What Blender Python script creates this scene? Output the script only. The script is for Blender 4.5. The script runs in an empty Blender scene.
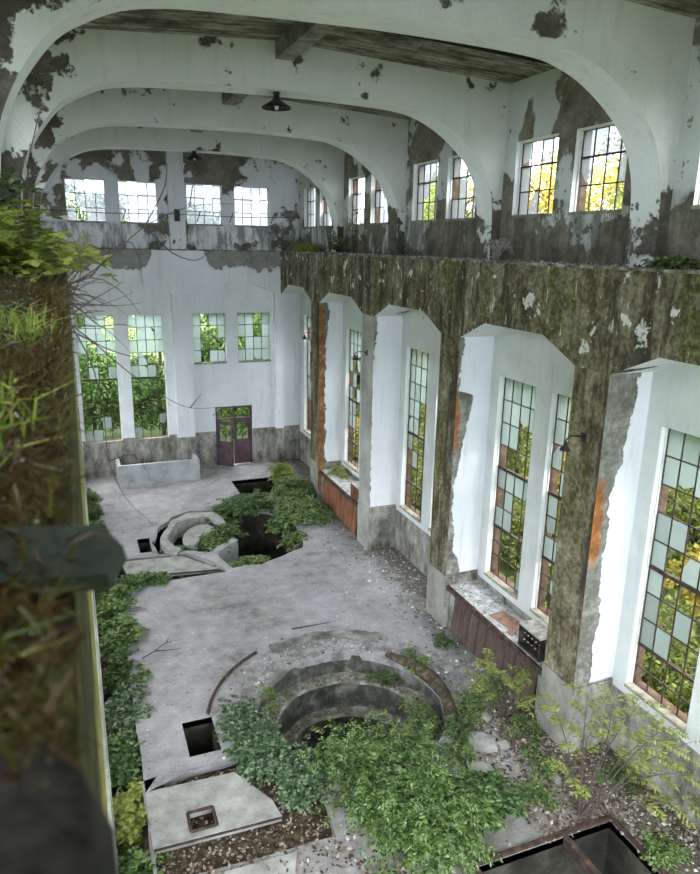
import bpy, math, random
from mathutils import Vector, Matrix, noise as mn
R = random.Random(11)
S = bpy.context.scene
COL = S.collection
PI = math.pi

# ------------------------------------------------------------------ node helpers
class NT:
    def __init__(s, name):
        s.m = bpy.data.materials.new(name); s.m.use_nodes = True
        s.t = s.m.node_tree; s.t.nodes.clear()
        s.out = s.t.nodes.new('ShaderNodeOutputMaterial')
        g = s.t.nodes.new('ShaderNodeNewGeometry'); s.g = g
        s.pos = g.outputs['Position']; s.isl = g.outputs['Random Per Island']
        x = s.t.nodes.new('ShaderNodeSeparateXYZ'); s.l(s.pos, x.inputs[0])
        s.x, s.y, s.z = x.outputs
    def l(s, a, b): s.t.links.new(a, b)
    def put(s, v, sock):
        if isinstance(v, bpy.types.NodeSocket): s.l(v, sock)
        elif isinstance(v, (tuple, list)) and len(v) == 3 and sock.type == 'RGBA': sock.default_value = (*v, 1)
        else: sock.default_value = v
    def noise(s, scale, detail=4, rough=.55, vec=None, stretch=None, dist=0.0):
        n = s.t.nodes.new('ShaderNodeTexNoise')
        n.inputs['Scale'].default_value = scale; n.inputs['Detail'].default_value = detail
        n.inputs['Roughness'].default_value = rough; n.inputs['Distortion'].default_value = dist
        v = vec or s.pos
        if stretch:
            mp = s.t.nodes.new('ShaderNodeMapping'); mp.inputs['Scale'].default_value = stretch
            s.l(v, mp.inputs[0]); v = mp.outputs[0]
        s.l(v, n.inputs['Vector']); return n.outputs['Fac']
    def vor(s, scale, feature='F1', out='Distance', stretch=None):
        n = s.t.nodes.new('ShaderNodeTexVoronoi'); n.feature = feature; n.inputs['Scale'].default_value = scale
        v = s.pos
        if stretch:
            mp = s.t.nodes.new('ShaderNodeMapping'); mp.inputs['Scale'].default_value = stretch
            s.l(v, mp.inputs[0]); v = mp.outputs[0]
        s.l(v, n.inputs['Vector']); return n.outputs[out]
    def ma(s, op, a, b=0.0, clamp=False):
        n = s.t.nodes.new('ShaderNodeMath'); n.operation = op; n.use_clamp = clamp
        s.put(a, n.inputs[0]); s.put(b, n.inputs[1]); return n.outputs[0]
    def ramp(s, f, stops, interp='LINEAR'):
        n = s.t.nodes.new('ShaderNodeValToRGB'); n.color_ramp.interpolation = interp
        e = n.color_ramp.elements
        while len(e) > 1: e.remove(e[-1])
        for i, (p, c) in enumerate(stops):
            if not isinstance(c, (tuple, list)): c = (c, c, c)
            el = e[0] if i == 0 else e.new(p)
            el.position = p; el.color = (*c, 1)
        s.put(f, n.inputs[0]); return n.outputs[0]
    def mix(s, f, a, b, mode='MIX'):
        n = s.t.nodes.new('ShaderNodeMix'); n.data_type = 'RGBA'; n.blend_type = mode
        s.put(f, n.inputs[0]); s.put(a, n.inputs[6]); s.put(b, n.inputs[7]); return n.outputs[2]
    def sharp(s, v, thr, k=30):       # 0..1 mask of v > thr
        return s.ma('MULTIPLY', s.ma('SUBTRACT', v, thr), k, True)
    def bump(s, h, strength=.5, dist=.02):
        n = s.t.nodes.new('ShaderNodeBump'); n.inputs['Strength'].default_value = strength
        n.inputs['Distance'].default_value = dist; s.put(h, n.inputs['Height']); return n.outputs[0]
    def bsdf(s, col, rough=.9, nrm=None, metal=0.0, spec=.3, trans=None):
        b = s.t.nodes.new('ShaderNodeBsdfPrincipled')
        s.put(col, b.inputs['Base Color']); s.put(rough, b.inputs['Roughness']); s.put(metal, b.inputs['Metallic'])
        b.inputs['Specular IOR Level'].default_value = spec
        if nrm is not None: s.l(nrm, b.inputs['Normal'])
        o = b.outputs[0]
        if trans:
            t = s.t.nodes.new('ShaderNodeBsdfTranslucent'); s.put(col, t.inputs[0])
            m = s.t.nodes.new('ShaderNodeMixShader'); m.inputs[0].default_value = trans
            s.l(o, m.inputs[1]); s.l(t.outputs[0], m.inputs[2]); o = m.outputs[0]
        s.l(o, s.out.inputs[0]); return s.m

def zr(n, stops):                     # ramp over height z / 14
    return n.ramp(n.ma('DIVIDE', n.z, 14.0), [(max(0, z/14), v) for z, v in stops])

WHITE_A, WHITE_B = (.60, .615, .655), (.80, .815, .85)
def plaster(name, thr, dado=None, exposed=((.035, .033, .026), (.14, .13, .105), (.24, .225, .19)), extra=None,
            white=(WHITE_A, WHITE_B), grime=None, scale=.75, seed=0.0, det=8, rgh=.62, chip=.06):
    n = NT(name)
    mp = n.t.nodes.new('ShaderNodeMapping'); mp.inputs['Location'].default_value = (seed, seed*.7, seed*1.3); n.l(n.pos, mp.inputs[0]); v = mp.outputs[0]
    big = n.noise(scale, det, rgh, v, dist=.25)
    fine = n.noise(9, 6, .7, v)
    w = n.mix(n.noise(1.3, 5, .6, v), white[0], white[1])
    streak = n.noise(1.0, 5, .6, v, stretch=(5, 5, .5))
    w = n.mix(n.ma('MULTIPLY', n.sharp(streak, .56, 6), .35), w, (.36, .36, .31))
    t = zr(n, thr)
    m = n.sharp(big, t, 45)
    chips = n.sharp(n.noise(3.4, 7, .68, v), n.ma('ADD', t, chip), 40)
    m = n.ma('MAXIMUM', m, chips)
    if extra: m = extra(n, m, v)
    ex = n.ramp(n.mix(.35, n.noise(1.7, 7, .7, v), fine), [(.32, exposed[0]), (.5, exposed[1]), (.68, exposed[2])])
    c = n.mix(m, w, ex)
    if dado is not None:
        d = n.ma('MULTIPLY', n.sharp(n.ma('SUBTRACT', dado, n.z), 0.0, 60), 1.0)
        dc = n.ramp(n.noise(2.0, 9, .75, v, stretch=(1.2, 1.2, .6)), [(.36, (.055, .052, .04)), (.48, (.20, .195, .17)), (.64, (.40, .39, .355))])
        c = n.mix(d, c, dc)
    if grime:
        z0, z1, col, amt = grime
        g = n.ma('MULTIPLY', n.sharp(n.noise(1.2, 7, .7, v, stretch=(2, 2, .5)), .44, 8), amt)
        band = n.ma('MULTIPLY', n.sharp(n.z, z0, 8), n.sharp(n.ma('SUBTRACT', z1, n.z), 0.0, 6))
        c = n.mix(n.ma('MULTIPLY', g, band), c, col)
    h = n.ma('ADD', n.ma('MULTIPLY', m, -1.0), n.ma('MULTIPLY', fine, .35))
    return n.bsdf(c, .92, n.bump(h, .9, .05))

def strip_plaster(name, widths, orange=None, seed=0.0, dark=1.0, side=1):
    """side faces of a column: white plaster with the ragged bare strip along the front edge"""
    def ex(n, m, v):
        sx = n.ma('MULTIPLY', n.ma('SUBTRACT', n.x if side > 0 else n.ma('MULTIPLY', n.x, -1.0), 8.32 if side > 0 else 0.017), 1/.93)
        w = zr(n, widths)
        rag = n.ma('MULTIPLY', n.ma('SUBTRACT', n.noise(2.6, 8, .7, v, stretch=(1, 1, .8)), .5), .5)
        k = n.ma('SUBTRACT', n.ma('ADD', w, rag), sx)
        return n.ma('MAXIMUM', m, n.sharp(k, 0.0, 60))
    n0 = plaster(name, [(0, .74), (7.6, .70)], 1.5, exposed=((.035, .032, .025), (.17, .165, .14), (.42, .415, .385)), extra=ex, seed=seed)
    if orange:
        t = n0.node_tree; n = NT.__new__(NT); n.m = n0; n.t = t
        b = [x for x in t.nodes if x.type == 'BSDF_PRINCIPLED'][0]
        src = b.inputs['Base Color'].links[0].from_socket
        g = [x for x in t.nodes if x.type == 'NEW_GEOMETRY'][0]; s_ = [x for x in t.nodes if x.type == 'SEPXYZ'][0]
        n.pos = g.outputs['Position']; n.x, n.y, n.z = s_.outputs
        z0, z1, w, col = orange
        k = n.ma('SUBTRACT', w + 8.32, n.x)
        k = n.sharp(n.ma('ADD', k, n.ma('MULTIPLY', n.ma('SUBTRACT', n.noise(3, 7, .7), .5), .5)), 0.0, 30)
        k = n.ma('MULTIPLY', k, n.ma('MULTIPLY', n.sharp(n.z, z0, 4), n.sharp(n.ma('SUBTRACT', z1, n.z), 0, 4)))
        oc = n.ramp(n.noise(4, 6, .7), [(.3, (.10, .045, .02)), (.55, col), (.75, (.42, .36, .30))])
        n.put(n.mix(k, src, oc), b.inputs['Base Color'])
    return n0

def mossy(name, pale=0.0, seed=0.0, white_patch=True, dk=.55):
    n = NT(name)
    mp = n.t.nodes.new('ShaderNodeMapping'); mp.inputs['Location'].default_value = (seed, seed, seed*.4); n.l(n.pos, mp.inputs[0]); v = mp.outputs[0]
    st = n.mix(.5, n.noise(1.0, 8, .68, v, stretch=(2.2, 2.2, .6)), n.noise(2.0, 10, .74, v, dist=.5))
    st2 = n.noise(1.0, 6, .6, v, stretch=(1.3, 1.3, .16))
    fine = n.noise(11, 6, .75, v)
    conc = n.ramp(n.mix(.3, st, fine), [(.38, (.018, .014, .008)), (.46, (.085, .07, .042)), (.54, (.23, .205, .14)), (.64, (.48, .46, .38))])
    moss = n.ramp(fine, [(.38, (.022, .03, .004)), (.52, (.105, .125, .014)), (.66, (.26, .27, .05))])
    mm = n.ma('MULTIPLY', n.sharp(st2, .49, 9), n.sharp(n.noise(3.2, 7, .75, v), .44, 9))
    c = n.mix(n.ma('MULTIPLY', mm, .85 - pale*.6), conc, moss)
    dark = n.sharp(n.noise(1.0, 8, .66, v, stretch=(1.8, 1.8, .3)), dk, 14)
    c = n.mix(n.ma('MULTIPLY', dark, .8 - pale*.6), c, (.03, .026, .017))
    if pale: c = n.mix(pale, c, n.ramp(n.noise(.8, 6, .6, v), [(.35, (.30, .30, .28)), (.6, (.52, .53, .51))]))
    if white_patch:
        wp = n.ma('MAXIMUM', n.sharp(n.noise(1.7, 7, .62, v), .61, 60), n.ma('MULTIPLY', n.sharp(n.noise(4.0, 7, .65, v, stretch=(1.4, 1.4, .4)), .62, 40), .7))
        c = n.mix(wp, c, (.62, .63, .60))
    low = n.sharp(n.ma('SUBTRACT', 1.45, n.z), 0.0, 60)
    c = n.mix(n.ma('MULTIPLY', low, .75), c, n.ramp(n.noise(1.6, 7, .7, v), [(.3, (.13, .13, .11)), (.5, (.29, .285, .26)), (.7, (.40, .39, .36))]))
    return n.bsdf(c, .93, n.bump(n.ma('ADD', n.ma('MULTIPLY', st, .6), fine), .7, .03))

def simple(name, a, b, scale=4, rough=.8, metal=0.0, bump=.3, stretch=None, mid=None):
    n = NT(name); f = n.noise(scale, 6, .65, stretch=stretch)
    stops = [(.33, a), (.67, b)] if mid is None else [(.3, a), (.5, mid), (.7, b)]
    return n.bsdf(n.ramp(f, stops), rough, n.bump(n.noise(scale*5, 5, .7), bump, .01), metal)

def leafmat(name, cols, trans=.35, rough=.42):
    k = {'tree_green': .58, 'tree_olive': .85, 'tree_yellow': .85, 'leaf_lime': .72, 'leaf_fresh': .74, 'leaf_deep': .70, 'leaf_cool': .78}.get(name, 1.0)
    cols = [(c[0]*k*1.03, c[1]*k*.97, c[2]*k*1.05) for c in cols]
    n = NT(name)
    r = n.ramp(n.isl, [(i/(len(cols)-1), c) for i, c in enumerate(cols)])
    c = n.mix(n.ma('MULTIPLY', n.noise(1.1, 3), .3), r, cols[0])
    return n.bsdf(c, rough, None, 0, .35, trans)

def glass(name, tint, milky):
    n = NT(name)
    tr = n.t.nodes.new('ShaderNodeBsdfTransparent'); tr.inputs[0].default_value = (*tint, 1)
    tl = n.t.nodes.new('ShaderNodeBsdfTranslucent'); n.put(n.mix(n.noise(2.5, 5), tint, tuple(c*.8 for c in tint)), tl.inputs[0])
    gl = n.t.nodes.new('ShaderNodeBsdfGlossy'); gl.inputs['Roughness'].default_value = .25; gl.inputs[0].default_value = (.8, .85, .85, 1)
    m = n.t.nodes.new('ShaderNodeMixShader'); n.put(n.ma('ADD', milky-.12, n.ma('MULTIPLY', n.isl, .24)), m.inputs[0]); n.l(tr.outputs[0], m.inputs[1]); n.l(tl.outputs[0], m.inputs[2])
    m2 = n.t.nodes.new('ShaderNodeMixShader'); m2.inputs[0].default_value = .07; n.l(m.outputs[0], m2.inputs[1]); n.l(gl.outputs[0], m2.inputs[2])
    n.l(m2.outputs[0], n.out.inputs[0]); return n.m

# ------------------------------------------------------------------ materials
M = {}
def back_beam_extra(n, m, v):
    ax = n.ma('ABSOLUTE', n.ma('SUBTRACT', n.x, 4.12))
    tz = n.ma('ADD', .95, n.ma('MULTIPLY', n.ma('SUBTRACT', 9.23, n.z), .45))
    k = n.ma('MULTIPLY', n.sharp(n.ma('ADD', ax, n.ma('MULTIPLY', n.ma('SUBTRACT', n.noise(3, 6, .7), .5), .35)), tz, 40),
             n.sharp(n.ma('ADD', n.z, n.ma('MULTIPLY', n.ma('SUBTRACT', n.noise(1.6, 7, .7), .5), 1.6)), 8.55, 30))
    return n.ma('MAXIMUM', n.ma('MULTIPLY', m, .0), k)
M['wall_right'] = plaster('plaster_right', [(0, .72), (7.9, .70), (9.0, .42), (10.0, .46), (10.6, .487), (11.8, .49), (12.9, .53)], 1.35, det=7, rgh=.54, chip=.13,
    grime=(9.1, 10.5, (.085, .085, .055), .75), seed=3.2, scale=.62, white=((.46, .485, .48), (.72, .75, .74)), exposed=((.055, .05, .036), (.19, .175, .135), (.34, .32, .26)))
M['wall_back'] = plaster('plaster_back', [(0, .73), (7.9, .70), (9.2, .54), (10.4, .57), (11.7, .53), (12.9, .45)], 1.62, rgh=.56, chip=.11, exposed=((.06, .055, .042), (.18, .168, .132), (.30, .285, .235)),
    grime=(9.1, 10.3, (.10, .10, .085), .75), seed=8.1)
M['back_beam'] = plaster('plaster_back_beam', [(0, .8), (14, .8)], 1.62, exposed=((.12, .12, .11), (.25, .25, .235), (.36, .36, .34)), extra=back_beam_extra, seed=1.1)
M['pilaster'] = plaster('plaster_pilaster', [(0, .75), (9, .70), (9.6, .55), (10.3, .66)], 1.55, seed=5)
def arch_extra(n, m, v):
    nz = n.noise(1.1, 8, .66, v)
    left = n.ma('MULTIPLY', n.sharp(n.ma('SUBTRACT', .55, n.x), 0, 1.6), .14)
    top = n.ma('MULTIPLY', n.ma('MULTIPLY', n.sharp(n.z, 12.72, 4), n.sharp(n.ma('SUBTRACT', 3.4, n.x), 0, 1)), .12)
    leg = n.ma('MULTIPLY', n.sharp(n.ma('SUBTRACT', 11.0, n.z), 0, .9), .17)
    return n.ma('MAXIMUM', m, n.sharp(n.ma('ADD', nz, n.ma('ADD', left, n.ma('ADD', top, leg))), .625, 45))
M['arch'] = plaster('plaster_arch', [(9, .56), (10.6, .62), (11.6, .645), (12.9, .65), (13.3, .60)], None, extra=arch_extra,
    white=((.47, .49, .45), (.66, .675, .635)), seed=2.6, exposed=((.04, .036, .028), (.09, .08, .06), (.2, .19, .16)))
M['soffit'] = plaster('plaster_arch_soffit', [(9, .45), (10.1, .50), (10.8, .66), (14, .73)], None, white=((.72, .75, .75), (.88, .90, .90)), seed=4)  # paler than the arch faces: light bounced from the floor is painted in
M['underside'] = plaster('plaster_underside', [(0, .62), (14, .62)], None, white=((.55, .58, .58), (.74, .77, .77)), seed=6)
M['beam'] = mossy('mossy_beam', 0.0, 1.7, True, .53)
M['col_dark'] = mossy('mossy_column', 0.0, 4.2, False, .49)
M['col_pale'] = mossy('pale_column', .72, 7.7, False)
M['joist'] = simple('joist_concrete', (.06, .055, .045), (.38, .37, .33), 2.5, mid=(.2, .19, .16))
def _ceil():
    n = NT('ceiling_boards')
    f = n.noise(1.0, 8, .7, stretch=(.8, 3.5, 1)); g = n.noise(1.5, 9, .75)
    c = n.ramp(n.mix(.5, f, g), [(.38, (.03, .025, .018)), (.47, (.15, .135, .10)), (.55, (.33, .315, .26)), (.68, (.58, .58, .52))])
    w = n.t.nodes.new('ShaderNodeTexWave'); w.wave_type = 'BANDS'; w.bands_direction = 'Y'; w.inputs['Scale'].default_value = 1.4; w.inputs['Distortion'].default_value = .3
    n.l(n.pos, w.inputs[0]); gap = n.sharp(w.outputs['Fac'], .93, 14)
    c = n.mix(n.ma('MULTIPLY', gap, .8), c, (.02, .018, .014))
    return n.bsdf(c, .95, n.bump(f, .6, .03))
M['ceiling'] = _ceil()
def _floor():
    n = NT('dusty_floor')
    big = n.noise(.45, 7, .62); mid = n.noise(2.2, 7, .68); fine = n.noise(28, 4, .8)
    c = n.ramp(n.mix(.5, big, mid), [(.36, (.15, .147, .145)), (.46, (.29, .287, .30)), (.56, (.37, .366, .385)), (.68, (.47, .466, .49))])
    c = n.mix(n.sharp(fine, .60, 10), c, (.66, .66, .68))
    c = n.mix(n.ma('MULTIPLY', n.sharp(n.noise(19, 5, .8), .61, 12), .75), c, (.07, .068, .06))
    vv = n.sharp(n.ma('SUBTRACT', .15, n.vor(9)), 0.0, 25)
    c = n.mix(n.ma('MULTIPLY', vv, n.sharp(mid, .5, 9)), c, (.72, .72, .73))
    # moss and dirt gather along the window side and in the corner nearest to the shrubs
    edge = n.sharp(n.ma('ADD', n.x, n.ma('MULTIPLY', n.ma('SUBTRACT', mid, .5), 5.0)), 7.9, 1.6)
    dirt = n.ramp(n.noise(5, 6, .7), [(.35, (.05, .042, .028)), (.55, (.14, .125, .09)), (.7, (.26, .25, .2))])
    c = n.mix(n.ma('MULTIPLY', edge, .8), c, dirt)
    near = n.sharp(n.ma('SUBTRACT', 9.6, n.ma('ADD', n.y, n.ma('MULTIPLY', n.ma('SUBTRACT', n.noise(.9, 6, .65), .5), 9.0))), 0, .8)
    c = n.mix(n.ma('MULTIPLY', near, .6), c, n.mix(.5, dirt, (.3, .3, .27)))
    corner = n.ma('MULTIPLY', n.sharp(n.ma('ADD', n.x, n.ma('MULTIPLY', n.ma('SUBTRACT', n.noise(1.1, 7, .68), .5), 4.5)), 7.25, 2.5), n.sharp(n.ma('SUBTRACT', 11.6, n.y), 0, 1))
    c = n.mix(n.ma('MULTIPLY', corner, .88), c, dirt)
    dx = n.ma('SUBTRACT', n.x, 4.9); dy = n.ma('SUBTRACT', n.y, 11.9); rad = n.ma('SQRT', n.ma('ADD', n.ma('MULTIPLY', dx, dx), n.ma('MULTIPLY', dy, dy)))
    ringm = n.ma('MULTIPLY', n.sharp(n.ma('ADD', n.ma('SUBTRACT', 2.95, rad), n.ma('MULTIPLY', n.ma('SUBTRACT', mid, .5), 1.0)), 0, 6), n.sharp(n.noise(3.0, 7, .7), .44, 7))
    c = n.mix(n.ma('MULTIPLY', ringm, .7), c, (.13, .125, .105))
    gm = n.ma('MULTIPLY', n.sharp(n.noise(.8, 7, .7), .56, 9), .4)
    c = n.mix(gm, c, (.16, .18, .09))
    cr = n.vor(.55, 'DISTANCE_TO_EDGE')
    c = n.mix(n.ma('MULTIPLY', n.sharp(n.ma('SUBTRACT', .006, cr), 0, 160), .12), c, (.06, .055, .05))
    return n.bsdf(c, .95, n.bump(n.ma('ADD', n.ma('MULTIPLY', mid, 1.5), n.ma('ADD', fine, vv)), .7, .03))
M['floor'] = _floor()
M['slab'] = simple('slab_concrete', (.17, .175, .165), (.42, .43, .41), 2.2, .95, mid=(.3, .305, .29), bump=.6)
M['pitwall'] = simple('pit_concrete', (.05, .055, .045), (.36, .37, .34), 1.3, .95, mid=(.17, .18, .155), bump=.6, stretch=(1.5, 1.5, .8))
M['dirt'] = simple('dirt', (.022, .017, .011), (.17, .145, .10), 7, 1, mid=(.065, .052, .034), bump=1.0)
M['pit_dark'] = simple('shaded_pit_concrete', (.008, .008, .006), (.085, .082, .065), 1.3, .95, mid=(.026, .025, .019), bump=.6)  # near-black concrete: the shade inside the pits is put into the colour
M['trough'] = simple('trough_concrete', (.22, .24, .24), (.46, .49, .49), 1.8, .95, mid=(.36, .385, .39))
M['steel'] = simple('rusted_steel', (.025, .018, .014), (.15, .09, .06), 6, .75, .3, mid=(.06, .042, .034))
M['frame'] = simple('window_iron', (.018, .016, .014), (.08, .05, .035), 5, .7, .2)
M['whitewood'] = simple('painted_frame', (.5, .48, .44), (.78, .77, .73), 3, .7)
M['sill'] = simple('sill_concrete', (.13, .12, .09), (.40, .38, .31), 4, .95, mid=(.26, .245, .19), bump=.8)
M['door'] = simple('door_paint', (.055, .032, .038), (.12, .08, .09), 3, .6)
M['board'] = simple('desk_board', (.045, .032, .028), (.13, .09, .075), 2, .75, stretch=(2, 2, .6))
M['board_red'] = simple('desk_board_red', (.07, .032, .018), (.26, .11, .055), 2, .75, stretch=(2, 2, .6))
M['desktop'] = simple('desk_top', (.22, .22, .21), (.72, .73, .74), 5, .95, mid=(.45, .46, .46), bump=1)
M['rustplate'] = simple('rust_plate', (.16, .085, .06), (.36, .23, .18), 4, .85)
M['black'] = simple('black_metal', (.012, .012, .013), (.05, .047, .045), 5, .5, .4)
M['boxmetal'] = simple('box_metal', (.03, .026, .022), (.12, .10, .085), 6, .6, .5)
M['boxlid'] = simple('box_lid', (.20, .19, .16), (.55, .54, .50), 7, .85)
M['moss'] = simple('moss', (.004, .004, .002), (.085, .085, .012), 22, 1, mid=(.022, .023, .006), bump=1)
def _edge():
    n = NT('yellow_moss_edge'); f = n.noise(14, 8, .72); g = n.noise(6, 7, .7, stretch=(1, .4, 1))
    low = n.ramp(f, [(.35, (.035, .032, .01)), (.5, (.20, .175, .04)), (.65, (.36, .33, .14))])
    up = n.ramp(f, [(.38, (.006, .006, .003)), (.52, (.035, .036, .009)), (.68, (.12, .115, .02))])
    k = n.sharp(n.ma('ADD', n.ma('SUBTRACT', 8.72, n.z), n.ma('MULTIPLY', n.ma('SUBTRACT', g, .5), .7)), 0, 6)
    return n.bsdf(n.mix(k, up, low), 1, n.bump(f, .8, .02))
M['beam_edge'] = _edge()
M['bark'] = simple('bark', (.03, .022, .016), (.14, .11, .085), 9, .9)
M['twig'] = simple('twig_bark', (.035, .025, .022), (.11, .085, .075), 20, .9)
M['palestick'] = simple('pale_stick', (.32, .30, .27), (.6, .58, .54), 20, .9)
M['rubble'] = None
def _isl(name, cols, rough=.95):
    n = NT(name); return n.bsdf(n.ramp(n.isl, [(i/(len(cols)-1), c) for i, c in enumerate(cols)]), rough)
M['rubble'] = _isl('plaster_rubble', [(.07, .062, .05), (.16, .15, .135), (.33, .33, .325), (.66, .66, .67)])
M['litter'] = _isl('leaf_litter', [(.035, .02, .012), (.10, .06, .035), (.17, .12, .08), (.45, .42, .37), (.06, .035, .02)])
M['slate'] = simple('wet_slate', (.006, .011, .007), (.022, .034, .022), 20, .6)
M['rock'] = simple('dark_rock', (.002, .002, .002), (.03, .028, .022), 60, .9)
M['brick'] = simple('mossy_brick', (.07, .075, .03), (.22, .20, .12), 12, .95)
M['leaf_a'] = leafmat('leaf_fresh', [(.022, .065, .014), (.12, .26, .05), (.30, .48, .13), (.55, .70, .36)])
M['leaf_b'] = leafmat('leaf_deep', [(.025, .07, .02), (.09, .20, .055), (.19, .36, .10), (.40, .56, .26)])
M['leaf_y'] = leafmat('leaf_lime', [(.16, .26, .04), (.30, .42, .07), (.46, .56, .12), (.55, .62, .22)])
M['leaf_blue'] = leafmat('leaf_cool', [(.03, .075, .03), (.10, .20, .085), (.22, .36, .17), (.50, .60, .45)])
M['grass'] = leafmat('grass_blade', [(.09, .18, .02), (.20, .38, .05), (.34, .46, .09), (.30, .24, .08)])
M['grass_dry'] = leafmat('grass_brown', [(.03, .016, .006), (.09, .045, .016), (.10, .10, .02), (.05, .07, .012)])
M['tree_green'] = leafmat('tree_green', [(.03, .10, .015), (.10, .26, .04), (.19, .38, .07), (.34, .52, .14)], .45)
M['tree_yellow'] = leafmat('tree_yellow', [(.30, .27, .03), (.56, .47, .06), (.66, .53, .10), (.40, .42, .08)], .5)
M['tree_mid'] = leafmat('tree_olive', [(.07, .12, .02), (.19, .28, .05), (.38, .43, .12), (.15, .23, .05)], .5)
M['ground'] = simple('outside_ground', (.03, .05, .012), (.12, .15, .04), .8, 1, mid=(.065, .10, .025), bump=1)
M['glass_green'] = glass('frosted_pane', (.27, .335, .33), .5)
M['glass_white'] = glass('milky_pane', (.19, .205, .215), .55)

# ------------------------------------------------------------------ mesh helpers
class MB:
    def __init__(s): s.v = []; s.f = []; s.mi = []
    def add(s, vs, fs, mi=0):
        o = len(s.v); s.v += [tuple(v) for v in vs]; s.f += [tuple(i+o for i in f) for f in fs]; s.mi += [mi]*len(fs)
    def box(s, a, b, mi=0):
        x0, y0, z0 = [min(p, q) for p, q in zip(a, b)]; x1, y1, z1 = [max(p, q) for p, q in zip(a, b)]
        s.add([(x0,y0,z0),(x1,y0,z0),(x1,y1,z0),(x0,y1,z0),(x0,y0,z1),(x1,y0,z1),(x1,y1,z1),(x0,y1,z1)],
              [(0,3,2,1),(4,5,6,7),(0,1,5,4),(1,2,6,5),(2,3,7,6),(3,0,4,7)], mi)
    def obox(s, c, half, mat, mi=0):
        vs = [Vector(c) + mat @ Vector((sx*half[0], sy*half[1], sz*half[2])) for sz in (-1, 1) for sx, sy in ((-1,-1),(1,-1),(1,1),(-1,1))]
        s.add(vs, [(0,3,2,1),(4,5,6,7),(0,1,5,4),(1,2,6,5),(2,3,7,6),(3,0,4,7)], mi)
    def tube(s, pts, r, n=6, mi=0, cap=True):
        pts = [Vector(p) for p in pts]
        if not isinstance(r, (list, tuple)): r = [r]*len(pts)
        o = len(s.v); ref = Vector((.13, .31, .94))
        for i, p in enumerate(pts):
            d = (pts[min(i+1, len(pts)-1)] - pts[max(i-1, 0)])
            d = d.normalized() if d.length > 1e-9 else Vector((0,0,1))
            a = d.cross(ref); a = a.normalized() if a.length > 1e-3 else d.orthogonal().normalized()
            b = d.cross(a)
            for k in range(n):
                t = 2*PI*k/n; s.v.append(tuple(p + (a*math.cos(t) + b*math.sin(t))*r[i]))
        for i in range(len(pts)-1):
            for k in range(n):
                q = o+i*n; s.f.append((q+k, q+(k+1) % n, q+n+(k+1) % n, q+n+k)); s.mi.append(mi)
        if cap:
            s.f.append(tuple(o+k for k in range(n))); s.mi.append(mi)
            s.f.append(tuple(o+(len(pts)-1)*n+k for k in reversed(range(n)))); s.mi.append(mi)
    def lathe(s, c, prof, n=32, mi=0, a0=0, a1=2*PI):
        full = abs(a1-a0-2*PI) < 1e-6; m = n if full else n+1; o = len(s.v)
        for r, z in prof:
            for k in range(m):
                t = a0+(a1-a0)*k/n; s.v.append((c[0]+r*math.cos(t), c[1]+r*math.sin(t), c[2]+z))
        for i in range(len(prof)-1):
            for k in range(n):
                k2 = (k+1) % m if full else k+1
                s.f.append((o+i*m+k, o+i*m+k2, o+(i+1)*m+k2, o+(i+1)*m+k)); s.mi.append(mi)
    def prism(s, poly, place, d0, d1, mi=0, side=None):
        """poly list of (u,v); place(u,v,d) -> xyz"""
        n = len(poly); o = len(s.v)
        s.v += [tuple(place(u, v, d0)) for u, v in poly] + [tuple(place(u, v, d1)) for u, v in poly]
        s.f += [tuple(o+i for i in range(n)), tuple(o+n+i for i in reversed(range(n)))]; s.mi += [mi, mi]
        for i in range(n):
            j = (i+1) % n; s.f.append((o+i, o+n+i, o+n+j, o+j)); s.mi.append(mi if side is None else side(i))
    def leaf(s, p, d, L, W, up):
        d = d.normalized(); sd = d.cross(up)
        sd = sd.normalized() if sd.length > 1e-4 else d.orthogonal().normalized()
        q = p + d*L*.45; nn = sd.cross(d)*(L*.12)
        o = len(s.v); s.v += [tuple(p), tuple(q + sd*W*.5 - nn), tuple(p + d*L - nn*1.4), tuple(q - sd*W*.5 - nn)]
        s.f.append((o, o+1, o+2, o+3)); s.mi.append(0)
    def build(s, name, mats, parent=None, smooth=False, recalc=False, origin=None):
        me = bpy.data.meshes.new(name)
        vs = s.v
        if origin is not None: vs = [(v[0]-origin[0], v[1]-origin[1], v[2]-origin[2]) for v in s.v]
        me.from_pydata(vs, [], s.f)
        if not isinstance(mats, (list, tuple)): mats = [mats]
        for m in mats: me.materials.append(m)
        if any(s.mi): me.polygons.foreach_set('material_index', s.mi)
        if recalc:
            import bmesh
            bm = bmesh.new(); bm.from_mesh(me); bmesh.ops.recalc_face_normals(bm, faces=bm.faces); bm.to_mesh(me); bm.free()
        if smooth: me.polygons.foreach_set('use_smooth', [True]*len(me.polygons))
        me.update()
        o = bpy.data.objects.new(name, me); COL.objects.link(o)
        if origin is not None and parent is None: o.location = origin
        if parent is not None:
            o.parent = parent
            if origin is None:                     # vertices were given in world space
                o.matrix_parent_inverse = parent.matrix_basis.inverted()
        return o

def smooth(pts, k=4):
    P = [Vector(p) for p in pts]; out = []
    for i in range(len(P)-1):
        a, b, c, d = P[max(i-1, 0)], P[i], P[i+1], P[min(i+2, len(P)-1)]
        for j in range(k):
            t = j/k; out.append(.5*((2*b)+(c-a)*t+(2*a-5*b+4*c-d)*t*t+(3*b-a-3*c+d)*t**3))
    return out+[P[-1]]
def tag(o, label, cat=None, group=None, kind=None):
    o['label'] = label
    if cat: o['category'] = cat
    if group: o['group'] = group
    if kind: o['kind'] = kind
    return o
def struct(o, label=None):
    o['kind'] = 'structure'
    if label: o['label'] = label
    return o
def empty(name, loc, rz=0):
    o = bpy.data.objects.new(name, None); COL.objects.link(o); o.location = loc; o.rotation_euler = (0, 0, rz)
    o.empty_display_size = .2
    return o

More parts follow.
